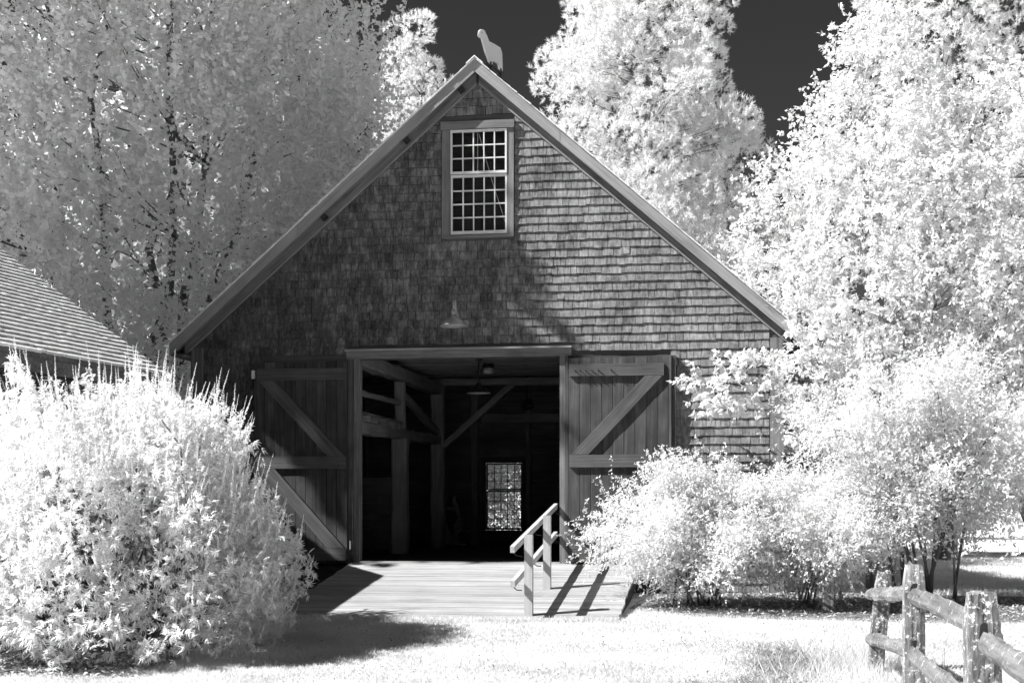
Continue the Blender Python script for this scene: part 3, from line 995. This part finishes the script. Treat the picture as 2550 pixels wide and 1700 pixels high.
def fence_rail(a, b, w, t, bow):
    M, L = frame(a, b)
    n = 22; m = MB(); r_ = random.Random(int(a[1] * 100 + a[2] * 999))
    for i in range(n + 1):
        u = i / n; x = -L / 2 + L * u
        sag = bow * math.sin(u * math.pi)
        sc_ = .55 + .45 * min(1, u / .12, (1 - u) / .12)
        pts = [(-.5, -.25), (-.1, -.5), (.35, -.42), (.5, -.15), (.3, .2), (.05, .5), (-.12, .46), (-.46, .12)]
        for p, q in pts:
            m.v.append((x, p * t * sc_ * (1 + r_.gauss(0, .12)), q * w * sc_ * (1 + r_.gauss(0, .12)) + sag))
    for i in range(n):
        for k in range(8):
            l = (k + 1) % 8
            m.f.append((i * 8 + k, i * 8 + l, (i + 1) * 8 + l, (i + 1) * 8 + k)); m.t.append(.5)
    m.f.append(tuple(reversed(range(8)))); m.t.append(.5)
    m.f.append(tuple(range(n * 8, n * 8 + 8))); m.t.append(.5)
    return m.build('rail', M_frail, fence, M)


for (p, q, s1, s2) in ((0, 1, .02, -.02), (1, 2, .03, -.02), (2, 3, .01, -.03)):
    A, B = FP[p], FP[q]
    for dz_a, dz_b, w in ((.19, .21, .118), (.59, .60, .115)):
        za, zb = A[2] - dz_a, B[2] - dz_b
        if q == 3: zb = .0 if dz_a < .3 else -.40
        if p == 3: za = .02 if dz_a < .3 else -.38
        da, db = .10, .10
        fence_rail((A[0] + s1 * 1.2, A[1] - da, za), (B[0] + s2 * 1.2, B[1] + db, zb), w, .085, random.uniform(-.035, .03))


# ------------------------------------------------------------------ vegetation helpers (vectorised)
def unit(v): return v / np.maximum(np.linalg.norm(v, axis=-1, keepdims=True), 1e-9)


def rand_dir(n): return unit(rng.normal(size=(n, 3)))


def leaf_quads(P, A, L, Wd, droop=0.0, flat=0.5):
    """P base points, A leaf directions, L length, Wd width -> diamond leaves"""
    n = len(P)
    N = rand_dir(n); N[:, 2] = np.abs(N[:, 2]) + flat; N = unit(N)
    A = unit(A + rng.normal(size=(n, 3)) * .35 - np.array([0, 0, droop]))
    S = unit(np.cross(A, N)); N2 = np.cross(S, A)
    L = (L * rng.uniform(.7, 1.25, n))[:, None]; Wd = (Wd * rng.uniform(.7, 1.2, n))[:, None]
    mid = P + A * L * .45
    V = np.stack([P, mid + S * Wd / 2 + N2 * Wd * .12, P + A * L, mid - S * Wd / 2 + N2 * Wd * .12], 1).reshape(-1, 3)
    F = np.arange(n * 4).reshape(n, 4)
    return V, F


def needle_tris(P, A, L, Wd):
    n = len(P)
    S = unit(np.cross(A, rand_dir(n)))
    L = (L * rng.uniform(.7, 1.15, n))[:, None]
    V = np.stack([P - S * Wd / 2, P + S * Wd / 2, P + A * L], 1).reshape(-1, 3)
    return V, np.arange(n * 3).reshape(n, 3)


def twig_leaves(Cn, out_dir, n_twig, n_leaf, t_len, L, Wd, droop=0.2, flat=.5, spread=.9):
    """clumps -> twigs -> leaves along the twigs"""
    nC = len(Cn)
    D = unit(np.repeat(out_dir, n_twig, 0) + rng.normal(size=(nC * n_twig, 3)) * spread)
    B = np.repeat(Cn, n_twig, 0) + rng.normal(size=(nC * n_twig, 3)) * t_len * .22
    TL = t_len * rng.uniform(.5, 1.25, nC * n_twig)
    u = rng.uniform(.08, 1, (nC * n_twig, n_leaf))
    P = B[:, None] + D[:, None] * (u * TL[:, None])[..., None]
    P[..., 2] -= (u ** 2) * (TL[:, None]) * droop * .5
    A = np.repeat(D[:, None], n_leaf, 1) * .7 + rng.normal(size=P.shape) * .7
    return leaf_quads(P.reshape(-1, 3), A.reshape(-1, 3), L, Wd, droop, flat)


def keep(V, F, mask_pts):
    """mask per face"""
    k = F.shape[1]
    V2 = V.reshape(-1, k, 3)[mask_pts].reshape(-1, 3)
    return V2, np.arange(len(V2)).reshape(-1, k)


def off_barn(V, k, margin=.12):
    c = V.reshape(-1, k, 3).mean(1)
    rz = PK - SL * np.abs(c[:, 0]) + margin
    inside = (np.abs(c[:, 0]) < 4.6 + margin) & (c[:, 1] > -.33 - margin) & (c[:, 1] < DEP + .4) & (c[:, 2] < rz)
    return ~inside


def branch(m, a, b, r0, r1, bend=.12, n=5, sides=6):
    a, b = np.array(a, float), np.array(b, float)
    L = np.linalg.norm(b - a)
    off = rng.normal(size=3) * L * bend; off[2] = abs(off[2]) * .5
    pts, rad = [], []
    for i in range(n + 1):
        t = i / n
        p = a * (1 - t) + b * t + off * math.sin(t * math.pi) * .6 + (rng.normal(size=3) * L * .012 if 0 < i < n else 0)
        pts.append(tuple(p)); rad.append(r0 * (1 - t) + r1 * t)
    m.tube(pts, rad, sides)
    return pts


def tree(name, label, cat, base, stems, clumps, leaf_fn, mat_leaf, mat_bark, r_tw=.012, group=None, barn_clip=False, skip=1):
    """stems: list of (point list, r0, r1); clumps: (n,3)"""
    e = tag(empty(name, base), label, cat, group)
    m = MB(); nodes, nrad = [], []
    for pts, r0, r1 in stems:
        pts = np.array(pts, float)
        t = np.linspace(0, 1, len(pts)); tt = np.linspace(0, 1, 13)
        q = np.stack([np.interp(tt, t, pts[:, k]) for k in range(3)], 1)
        q[1:-1] += rng.normal(size=(11, 3)) * .03 * np.linalg.norm(pts[-1] - pts[0]) / 3
        rad = r0 + (r1 - r0) * tt
        m.tube([tuple(p) for p in q], list(rad), 8)
        nodes += list(q[2:]); nrad += list(rad[2:])
    nodes = np.array(nodes); nrad = np.array(nrad)
    out = np.zeros_like(clumps)
    for i, c in enumerate(clumps):
        d = np.linalg.norm(nodes - c, axis=1) + np.where(nodes[:, 2] > c[2] - .1, 3.0, 0)
        j = int(d.argmin())
        out[i] = c - nodes[j]
        if i % skip == 0:
            rr = min(nrad[j] * .6, r_tw * 3)
            branch(m, nodes[j], c, rr, r_tw * .5, .08, 4, 5)
    m.build('trunk', mat_bark, e, smooth=True)
    V, F = leaf_fn(clumps, unit(out + np.array([0, 0, .25])))
    if barn_clip:
        V, F = keep(V, F, off_barn(V, F.shape[1]))
        c_ = V.reshape(-1, F.shape[1], 3).mean(1)       # twigs are kept cut back from the right eave
        V, F = keep(V, F, ~((c_[:, 0] > 0) & (c_[:, 0] < 4.3) & (c_[:, 1] < .3) & (c_[:, 2] > 2.9)))
    o = bpy.data.objects.new('crown', np_mesh('crown', V, F, mat_leaf))
    put(o, e)
    return e


def crown_points(n, fn_r, z0, z1, cx, cy, inner=.35, lump=.18, squash=(1, 1), seed=0):
    """points in a shell of a lumpy body of revolution"""
    r_ = np.random.default_rng(seed)
    z = z0 + (z1 - z0) * r_.uniform(0, 1, n * 3)
    R_ = np.array([fn_r((q - z0) / (z1 - z0)) for q in z])
    k = r_.uniform(0, 1, n * 3) < R_ / R_.max() + .05
    z, R_ = z[k][:n], R_[k][:n]
    a = r_.uniform(0, 2 * np.pi, len(z))
    ph = r_.uniform(0, 6.28, 6)
    lumps = 1 + lump * (np.sin(3 * a + z * 1.3 + ph[0]) * .5 + np.sin(5 * a - z * 2.1 + ph[1]) * .35 + np.sin(z * 3.1 + 2 * a + ph[2]) * .35)
    rr = R_ * lumps * (inner + (1 - inner) * np.sqrt(r_.uniform(0, 1, len(z))))
    return np.stack([cx + rr * np.cos(a) * squash[0], cy + rr * np.sin(a) * squash[1], z], 1)


# ------------------------------------------------------------------ big tree behind, left
def r_left(t): return 5.2 * np.interp(t, [0, .12, .3, .55, .8, .93, 1], [.42, .72, .92, 1.0, .84, .5, .12])


bx, by = -8.7, 6.6
bz = float(gz(bx, by))
cl = crown_points(1050, r_left, 1.0, 15.5, bx, by, .5, .14, seed=4)
cl = np.concatenate([cl, crown_points(430, r_left, .8, 13, bx, by - .5, .8, .1, seed=5)])
cl = cl[cl[:, 1] < by + 2.6]
stems = []
for i, (dx, dy) in enumerate(((.9, 1.2), (2.5, 1.0), (-1.0, 1.8), (.3, 2.0), (-2.0, 1.7), (1.9, .2))):
    stems.append(([(bx + dx * .25 + .5, by + dy * .25, bz - .1), (bx + dx * .55 + .3, by + dy * .5, 2.5), (bx + dx * .9, by + dy * .9, 6), (bx + dx * 1.2, by + dy * 1.2, 11), (bx + dx * 1.2, by + dy * 1.3, 14)], .15, .02))
tree('broadleaf_tree', 'huge shaded broadleaf tree with dark stems behind shed and barn', 'tree', (bx, by, bz), stems, cl,
     lambda c, o: twig_leaves(c, unit(o + np.array([0, 0, 1.3])), 10, 19, 1.25, .108, .085, .15, .3, .5), L_tree, M_bark, .007, 'broadleaf trees', True, 7)

bx, by = -12.8, 12.6; bz = float(gz(bx, by))
cl = crown_points(260, lambda t: r_left(t) * 1.15, 1.0, 15.0, bx, by, .35, .2, seed=12)
tree('broadleaf_tree', 'second broadleaf tree glimpsed through gaps behind the huge shaded one', 'tree', (bx, by, bz),
     [([(bx, by, bz), (bx + .3, by, 6), (bx, by, 14)], .25, .04)], cl,
     lambda c, o: twig_leaves(c, o, 9, 16, 1.2, .19, .14, .35, .3, .9), L_tree, M_bark, .012, 'broadleaf trees', True, 4)

bx, by = -9.6, 12.6; bz = float(gz(bx, by))
cl = crown_points(190, lambda t: r_left(t) * .8, 1.0, 14.0, bx, by, .3, .12, seed=15)
tree('broadleaf_tree', 'third broadleaf tree filling the gap nearest the barn roof', 'tree', (bx, by, bz),
     [([(bx, by, bz), (bx + .3, by, 6), (bx, by, 13)], .22, .04)], cl,
     lambda c, o: twig_leaves(c, o, 8, 14, 1.2, .22, .17, .35, .3, .9), L_tree, M_bark, .01, 'broadleaf trees', True, 6)

# tall trees further left, outside the picture: they shade the tree above and the left half of the gable
def r_tall(t): return np.interp(t, [0, .06, .42, .62, .78, .88, 1], [.8, 1, 1, .88, .75, .62, .2])


def tall(px, py, rad, z0, z1, n, label, leaf):
    zb = float(gz(px, py))
    c = crown_points(n, lambda t: rad * r_tall(t), z0, z1, px, py, .25, .04, seed=int(z1))
    tree('tall_tree', label, 'tree', (px, py, zb), [([(px, py, zb), (px + .2, py, z0), (px, py + .2, z1 - 1)], .35, .05)], c,
         lambda q, o: twig_leaves(q, o, 7, 10, .8, leaf, leaf * .75, .3, .3, .9), L_tree, M_bark, .03, 'broadleaf trees', False, 3)


tall(-12.25, -2.17, 3.1, 11.8, 19.0, 760, 'tall straight tree standing left of the shed', .33)
tall(-19.2, .8, 5.6, 7.0, 26, 560, 'tallest spreading tree far left of the barn', .40)

# ------------------------------------------------------------------ pines behind the barn
def pine(label, px, py, z0, z1, rad, n_lobe, n_tuft, n_needle, seed, lobe_r=.55, nl=.15, ftop=1.0):
    zb = float(gz(px, py))
    def fr(t): return rad * np.interp(t, [0, .2, .45, .7, .88, 1], [.9, 1, .93, .72, .45 * ftop, .15 * ftop])
    c = crown_points(n_lobe, fr, z0, z1, px, py, .45, .3, seed=seed)
    e = tag(empty('pine_tree', (px, py, zb)), label, 'tree', 'pines behind the barn')
    m = MB()
    m.tube([(px, py, zb), (px + .1, py, (z0 + z1) / 2), (px, py + .1, z1 - .9)], [.28, .15, .03], 8)
    for q in c: branch(m, (px, py, max(z0 * .6, q[2] - .5)), q, .018, .005, .06, 4, 5)
    m.build('trunk', M_bark, e, smooth=True)
    # tufts over each lobe
    D = rand_dir(n_lobe * n_tuft); D[:, 2] = D[:, 2] * .8 + .25; D = unit(D)
    lr = np.repeat(lobe_r * rng.uniform(.6, 1.3, n_lobe), n_tuft)
    B = np.repeat(c, n_tuft, 0) + D * (lr * rng.uniform(.6, 1.0, n_lobe * n_tuft) ** .35)[:, None] * np.array([1.15, 1.15, .8])
    TD = unit(D + np.array([0, 0, .6]) + rng.normal(size=D.shape) * .25)
    ND = unit(np.repeat(TD, n_needle, 0) * .75 + rng.normal(size=(len(TD) * n_needle, 3)) * .6)
    P = np.repeat(B, n_needle, 0) + np.repeat(TD, n_needle, 0) * (rng.uniform(-.02, .1, len(ND)))[:, None]
    V, F = needle_tris(P, ND, nl, .018)
    V, F = keep(V, F, off_barn(V, 3))
    put(bpy.data.objects.new('crown', np_mesh('crown', V, F, L_pine)), e)


pine('large bright pine right of the gable peak with rounded boughs', 1.45, 15.9, 5.5, 16.0, 2.5, 200, 88, 21, 21, .62, .13)
pine('small round topped pine just left of the gable peak', -4.55, 16.9, 8.4, 13.75, 1.15, 56, 70, 22, 8, .46, .11, 1.9)
pine('bright pine behind the birch at the top right corner', 8.6, 14.5, 6.5, 15.5, 2.6, 80, 80, 22, 14, .66, .125)
pine('low pine showing beside the right roof slope', -.2, 19.5, 6.5, 9.9, 1.7, 30, 60, 20, 33, .6, .125)

# ------------------------------------------------------------------ light deciduous trees, right
def r_cone(t): return np.interp(t, [0, .1, .3, .6, .85, 1], [.55, .95, 1, .64, .27, .05])


bx, by = 5.75, 1.6; bz = float(gz(bx, by))
cl = crown_points(560, lambda t: 2.5 * r_cone(t), 1.0, 8.3, bx, by, .3, .28, seed=2)
stems = [([(bx, by, bz), (bx + .05, by, 2.2), (bx - .25, by + .05, 4.8), (bx - .1, by, 8.2)], .085, .012),
         ([(bx + .15, by + .1, bz), (bx + .5, by, 2.0), (bx + .9, by - .2, 4.2), (bx + 1.0, by, 5.6)], .06, .01),
         ([(bx - .1, by + .1, bz), (bx - .5, by - .1, 1.8), (bx - .95, by, 3.4), (bx - 1.3, by, 4.8)], .05, .01)]
tree('birch_tree', 'pale conical birch hiding the right corner of the barn', 'tree', (bx, by, bz), stems, cl,
     lambda c, o: twig_leaves(c, o, 11, 20, .55, .07, .042, .35, .25, .85), L_birch, M_bark2, .007, 'pale birches', True)
bx, by = 8.3, 2.4; bz = float(gz(bx, by))
cl = crown_points(310, lambda t: 2.6 * np.interp(t, [0, .15, .4, .7,   .9, 1], [.6, .95, 1, .8, .45, .1]), 1.2, 7.5, bx, by, .3, .28, seed=9)
stems = [([(bx, by, bz), (bx + .1, by, 2.5), (bx - .1, by, 5), (bx + .1, by, 8)], .1, .015),
         ([(bx, by, bz), (bx - .6, by, 2.5), (bx - 1.0, by, 5), (bx - 1.1, by, 6.5)], .08, .012)]
tree('birch_tree', 'pale spreading birch at the right edge behind the vase shaped shrub', 'tree', (bx, by, bz), stems, cl,
     lambda c, o: twig_leaves(c, o, 11, 20, .62, .078, .046, .35, .25, .85), L_birch, M_bark2, .009, 'pale birches', True)


# ------------------------------------------------------------------ shrubs, right
def shrub(name, label, bx, by, n_stem, reach, top, lean, clump_n, twigs, leaves, t_len, L, Wd, seed, mat, barkm, droop=.5, group='leafy shrubs', grav=1.0, zmin=.1, rad=.014):
    bz = float(gz(bx, by)); r_ = np.random.default_rng(seed)
    e = tag(empty(name, (bx, by, bz)), label, 'shrub', group)
    m = MB(); C, O = [], []
    for i in range(n_stem):
        a = r_.uniform(0, 2 * math.pi)
        rr = reach * math.sqrt(r_.uniform(.02, 1)); hh = top * r_.uniform(.62, 1.05) * (1 - .35 * (rr / reach) ** 2 * grav)
        tip = np.array([bx + rr * math.cos(a) * lean[0] + lean[2], by + rr * math.sin(a) * lean[1], bz + hh])
        st = np.array([bx + r_.normal() * .14, by + r_.normal() * .12, bz - .03])
        ctrl = np.array([st[0] * .65 + tip[0] * .35, st[1] * .65 + tip[1] * .35, bz + hh * 1.15])
        pts = []
        for k in range(9):
            t = k / 8
            p = st * (1 - t) ** 2 + 2 * ctrl * t * (1 - t) + tip * t * t
            pts.append(p)
        if i % 4 == 0: m.tube([tuple(p) for p in pts], [rad * (1 - .8 * k / 8) for k in range(9)], 5)
        for k in range(clump_n):
            t = r_.uniform(.28, 1.0)
            p = st * (1 - t) ** 2 + 2 * ctrl * t * (1 - t) + tip * t * t + r_.normal(size=3) * .07
            if p[2] < bz + zmin: continue
            C.append(p); o = np.array([math.cos(a) * .8, math.sin(a) * .8, .35]) + r_.normal(size=3) * .4
            O.append(o)
    m.build('stems', barkm, e, smooth=True)
    C, O = np.array(C), unit(np.array(O))
    V, F = twig_leaves(C, O, twigs, leaves, t_len, L, Wd, droop, .3, .75)
    V, F = keep(V, F, off_barn(V, 4, .02))
    put(bpy.data.objects.new('foliage', np_mesh('foliage', V, F, mat)), e)
    return e


shrub('arching_shrub', 'bright arching shrub spilling over the right edge of the ramp', 3.25, -2.35, 64, 1.55, 1.75, (1.0, .75, 0), 17, 7, 12, .34, .048, .02, 5, L_shrub, M_bark, .5, grav=1.5, zmin=.06)
shrub('arching_shrub', 'low bright shrub between ramp side shrub and old fence post', 4.5, -2.2, 40, 1.1, 1.7, (1, .7, 0), 17, 7, 12, .34, .048, .02, 6, L_shrub, M_bark, .4, grav=1.2, zmin=.06)
shrub('vase_shrub', 'tall vase shaped shrub with dark fanning stems at right', 6.1, -1.15, 54, 1.95, 3.2, (1, .75, 0), 19, 7, 11, .42, .052, .027, 7, L_shrub, M_bark, .2, grav=1.0, zmin=.22, rad=.02)

bx, by = 5.05, -.95; bz = float(gz(bx, by))
tips = np.array([[3.15, -.75, 2.55], [3.35, -.9, 2.35], [3.5, -.8, 2.75], [3.7, -1.0, 2.5], [3.85, -.8, 2.8], [4.0, -1.0, 2.35], [4.1, -.9, 2.95], [4.3, -1.1, 2.6], [4.45, -.9, 3.2],
                 [4.6, -1.0, 2.3], [4.7, -1.0, 2.9], [4.85, -1.1, 3.3], [5.0, -1.0, 2.6], [5.1, -.9, 3.5], [5.3, -1.0, 3.0], [5.5, -1.0, 3.4], [5.4, -.8, 2.4], [5.7, -1.0, 2.8],
                 [4.5, -.7, 3.5], [4.9, -.6, 3.8], [5.2, -.7, 4.0], [5.0, -.9, 1.9], [5.3, -.9, 1.7], [4.75, -1.1, 1.7], [3.3, -.85, 2.2], [3.95, -.9, 2.1]])
tips = tips[(tips[:, 2] < 3.1) | (tips[:, 0] > 4.4)]
tips = np.concatenate([tips, tips + rng.normal(size=tips.shape) * .12])
tree('maple_sapling', 'young leafy sapling with sprays crossing the right end of the gable wall', 'tree', (bx, by, bz),
     [([(bx, by, bz), (bx - .05, by, 1.2), (bx + .05, by, 3.6)], .03, .006), ([(bx, by, bz + .4), (bx - .6, by, 1.8), (bx - 1.5, by, 2.55)], .02, .004)], tips,
     lambda c, o: twig_leaves(c, o, 5, 11, .3, .085, .055, .6, .25, .7), L_birch, M_bark2, .004, 'pale birches', True)

# ------------------------------------------------------------------ flowering shrub (left foreground): finger leaves and upright flower spikes
bx, by = -2.7, -6.25; bz = float(gz(bx, by))
ve = tag(empty('flowering_shrub', (bx, by, bz)), 'big white shrub with upright flower spikes left of the ramp', 'shrub', 'leafy shrubs')
n = 2550
D = rand_dir(n); D[:, 2] = np.abs(D[:, 2]) * 1.0 - .05
D = unit(D)
lump = 1 + .10 * np.sin(D[:, 0] * 9 + 1) * np.cos(D[:, 1] * 8) + .08 * np.sin(D[:, 2] * 12 + D[:, 0] * 5)
rad = np.array([1.75, 1.7, 2.5])
sh = (np.abs(D[:, 0] / 1) ** 2.4 + np.abs(D[:, 1]) ** 2.4 + np.abs(D[:, 2]) ** 2.4) ** (-1 / 2.4)
dep_ = rng.uniform(.3, 1, n) ** .35
C = np.array([bx, by, bz + .12]) + D * (sh * lump * dep_)[:, None] * rad
m = MB()
for i in range(70):
    t = C[rng.integers(n)]
    branch(m, (bx + rng.normal() * .2, by + rng.normal() * .2, bz), t, .03, .006, .15, 6, 5)
m.build('stems', M_bark, ve, smooth=True)
O = unit(D + np.array([0, 0, .5]) + rng.normal(size=D.shape) * .3)
# compound leaves: 5 leaflets fanned from one point
n_tw, n_cl = 4, 3
TD = unit(np.repeat(O, n_tw, 0) + rng.normal(size=(n * n_tw, 3)) * .6)
PB = np.repeat(C, n_tw, 0)
u = rng.uniform(.1, 1, (n * n_tw, n_cl))
PP = (PB[:, None] + TD[:, None] * (u * .26)[..., None]).reshape(-1, 3)
LD = unit(np.repeat(TD, n_cl, 0) * .4 + rng.normal(size=(len(PP), 3)) * .8)
S1 = unit(np.cross(LD, rand_dir(len(PP))))
parts = []
for a in (-1.05, -.5, 0, .5, 1.05):
    A = LD * math.cos(a) + S1 * math.sin(a)
    parts.append((PP, A, .085 if abs(a) < .3 else (.075 if abs(a) < .8 else .055)))
Vs, Fs, off = [], [], 0
for P_, A_, L_ in parts:
    nn = len(P_)
    S = unit(np.cross(A_, rand_dir(nn) * .5 + np.array([0, 0, .8])))
    Lx = (L_ * rng.uniform(.75, 1.2, nn))[:, None]
    mid = P_ + A_ * Lx * .45; wd = .0088
    V = np.stack([P_, mid + S * wd, P_ + A_ * Lx - np.array([0, 0, .012]), mid - S * wd], 1).reshape(-1, 3)
    Vs.append(V); Fs.append(np.arange(nn * 4).reshape(nn, 4) + off); off += nn * 4
put(bpy.data.objects.new('foliage', np_mesh('foliage', np.concatenate(Vs), np.concatenate(Fs), L_vitex)), ve)
# spikes
sel = np.where((dep_ > .80) & ((D[:, 2] > .3) | (rng.uniform(0, 1, n) < .3)))[0]
sel = rng.permutation(sel)[:760]
nS = len(sel)
B = C[sel] + O[sel] * .14
SD = unit(D[sel] * np.array([.35, .35, .2]) + np.array([0, 0, 1.0]) + rng.normal(size=(nS, 3)) * .12)
SLn = rng.uniform(.2, .42, nS) * np.where(D[sel][:, 2] > .5, 1.2, .85)
tiers = 19
Vs, Fs, off = [], [], 0
tt = np.linspace(0.05, 1, tiers)
Pt = B[:, None] + SD[:, None] * (SLn[:, None] * tt)[..., None]
wr = .017 * (1.05 - tt)[None, :] + .004
for k in range(4):
    dirs = unit(rng.normal(size=Pt.shape) + SD[:, None] * .25)
    Vq, Fq = [], None
    P0 = Pt.reshape(-1, 3); A = dirs.reshape(-1, 3); w_ = np.broadcast_to(wr, Pt.shape[:2]).reshape(-1, 1)
    S = unit(np.cross(A, rand_dir(len(A))))
    V = np.stack([P0 - S * w_ * .35, P0 + A * w_ * .8 + S * w_ * .5, P0 + A * w_ * 1.3, P0 + A * w_ * .8 - S * w_ * .5], 1).reshape(-1, 3)
    Vs.append(V); Fs.append(np.arange(len(P0) * 4).reshape(-1, 4) + off); off += len(P0) * 4
# spike stems as thin crossed blades
for k in range(2):
    S = unit(np.cross(SD, rand_dir(nS))) * .0028
    T = B + SD * SLn[:, None]
    V = np.stack([B - S, B + S, T + S * .4, T - S * .4], 1).reshape(-1, 3)
    Vs.append(V); Fs.append(np.arange(nS * 4).reshape(-1, 4) + off); off += nS * 4
put(bpy.data.objects.new('flower_spikes', np_mesh('flower_spikes', np.concatenate(Vs), np.concatenate(Fs), L_flower)), ve)

# ------------------------------------------------------------------ far woods round the lawn (one mass)
def wood_band(name, label, pts, h, dens, seed, leaf=.5):
    r_ = np.random.default_rng(seed); C = []
    for (x0, y0_, x1, y1_) in pts:
        L = math.hypot(x1 - x0, y1_ - y0_); k = int(L * dens)
        t = r_.uniform(0, 1, k)
        z = r_.uniform(0, 1, k) ** .8 * h * (1 + .2 * np.sin(t * L * .5))
        C.append(np.stack([x0 + (x1 - x0) * t + r_.normal(size=k) * 1.5, y0_ + (y1_ - y0_) * t + r_.normal(size=k) * 1.5, z - .4], 1))
    C = np.concatenate(C)
    V, F = twig_leaves(C, unit(r_.normal(size=C.shape)), 6, 9, 1.3, leaf, leaf * .6, .3, .3, 1)
    V, F = keep(V, F, off_barn(V, 4, .3))
    return tag(put(bpy.data.objects.new(name, np_mesh(name, V, F, L_far))), label, 'woods', kind='stuff')


wood_band('far_woods', 'pale distant woods closing the view behind the barn', [(-40, 40, 60, 46), (60, 46, 75, -10), (-40, 40, -50, 0)], 8, 4.5, 3, .5)
wood_band('hedge_foliage', 'mass of low foliage growing behind the barn', [(-14, 12.5, -7, 13.5), (-7, 12, 1, 11.5), (2, 13.5, 9, 14.5), (10, 11, 22, 9)], 4.0, 15, 5, .14)

wood_band('window_hedge', 'fine leaved hedge seen through the rear barn window', [(-4.6, 12.6, -.6, 12.2)], 3.6, 200, 9, .075)

# ------------------------------------------------------------------ lawn grass, weeds, mulch chips
def cam_xy(z, lat):
    s, c = math.sin(THETA), math.cos(THETA)
    return CAM[0] - z * s + lat * c, CAM[1] + z * c + lat * s


def on_bed(x, y):
    a = (np.abs((x - 5.6) / 3.2) ** 3 + np.abs((y + 1.55) / 1.95) ** 3) < 1
    b = (np.abs((x + 3.1) / 1.35) ** 3 + np.abs((y + 5.2) / 2.8) ** 3) < 1
    r2 = (x > -1.95) & (x < 2.4) & (y > -4.06) & (y < .2)
    return a | b | r2


def blades(name, label, x, y, h, w, mat, lean=.35):
    n = len(x); z = gz(x, y)
    a = rng.uniform(0, 2 * np.pi, n)
    S = np.stack([np.cos(a), np.sin(a), np.zeros(n)], 1) * (w * rng.uniform(.7, 1.3, n))[:, None] * .5
    P = np.stack([x, y, z], 1)
    T = P + np.stack([rng.normal(size=n) * lean, rng.normal(size=n) * lean, np.ones(n)], 1) * (h * rng.uniform(.55, 1.3, n))[:, None]
    V = np.stack([P - S, P + S, T], 1).reshape(-1, 3)
    return tag(put(bpy.data.objects.new(name, np_mesh(name, V, np.arange(n * 3).reshape(n, 3), mat))), label, 'grass', kind='stuff')


n = 280000
z = 11.6 + 7.4 * rng.uniform(0, 1, n) ** 1.15
x, y = cam_xy(z, rng.uniform(-.375, .375, n) * z)
ok = ~on_bed(x, y) & (y < -.05)
blades('lawn_grass', 'short sunlit lawn grass in front of the barn', x[ok], y[ok], .032, .012, L_grass, .6)
n = 26000
z = rng.uniform(19, 36, n); x, y = cam_xy(z, rng.uniform(.26, .37, n) * z)
ok = ~on_bed(x, y)
blades('lawn_grass', 'lawn grass beyond the shrubs at the right edge', x[ok], y[ok], .06, .02, L_grass)
n = 5200
x = rng.normal(4.75, .34, n); y = rng.uniform(-12.5, -5.2, n)
blades('tall_grass', 'long wispy grass growing along the rail fence', x, y, .17, .009, L_grass, .5)
n = 4200
n = 3000
x = np.concatenate([rng.normal(4.1, .22, n), rng.normal(3.75, .3, n // 2)]); y = np.concatenate([rng.normal(-6.6, .55, n), rng.normal(-7.9, .35, n // 2)])
blades('dry_grass', 'patch of dry matted grass on lawn beside fence', x, y, .05, .013, L_weed, 1.8)
n = 5000
x = rng.uniform(2.4, 8.6, n); y = rng.uniform(-3.5, -.2, n)
ok = on_bed(x, y)
x, y = x[ok], y[ok]
V, F = leaf_quads(np.stack([x, y, gz(x, y) + .02], 1), rand_dir(len(x)) * np.array([1, 1, .2]), .06, .025, 0, 1.5)
tag(put(bpy.data.objects.new('mulch_chips', np_mesh('mulch_chips', V, F, M_bark2))), 'loose bark chips and leaves under the right shrubs', 'mulch', kind='stuff')
n = 3500
x = rng.uniform(-4.6, -1.7, n); y = rng.uniform(-8.1, -6.5, n)
V, F = leaf_quads(np.stack([x, y, gz(x, y) + .02], 1), rand_dir(n) * np.array([1, 1, .4]), .06, .035, 0, 1.0)
tag(put(bpy.data.objects.new('leaf_litter', np_mesh('leaf_litter', V, F, M_bark2))), 'fallen leaves scattered under the big flowering shrub', 'leaves', kind='stuff')
n = 420
z = 12 + 5 * rng.uniform(0, 1, n); x, y = cam_xy(z, rng.uniform(-.2, .3, n) * z)
ok = ~on_bed(x, y); x, y = x[ok], y[ok]
V, F = leaf_quads(np.stack([x, y, gz(x, y) + .035], 1), rand_dir(len(x)) * np.array([1, 1, .3]), .028, .016, 0, 1.0)
tag(put(bpy.data.objects.new('lawn_debris', np_mesh('lawn_debris', V, F, M_bark))), 'tiny dark fallen leaves scattered over the sunlit lawn', 'leaves', kind='stuff')

n = 2200
x = rng.uniform(-1.9, 2.45, n); y = -4.08 - np.abs(rng.normal(0, .05, n))
blades('edge_grass', 'ragged longer grass along the front edge of the ramp', x, y, .07, .009, L_grass, .45)
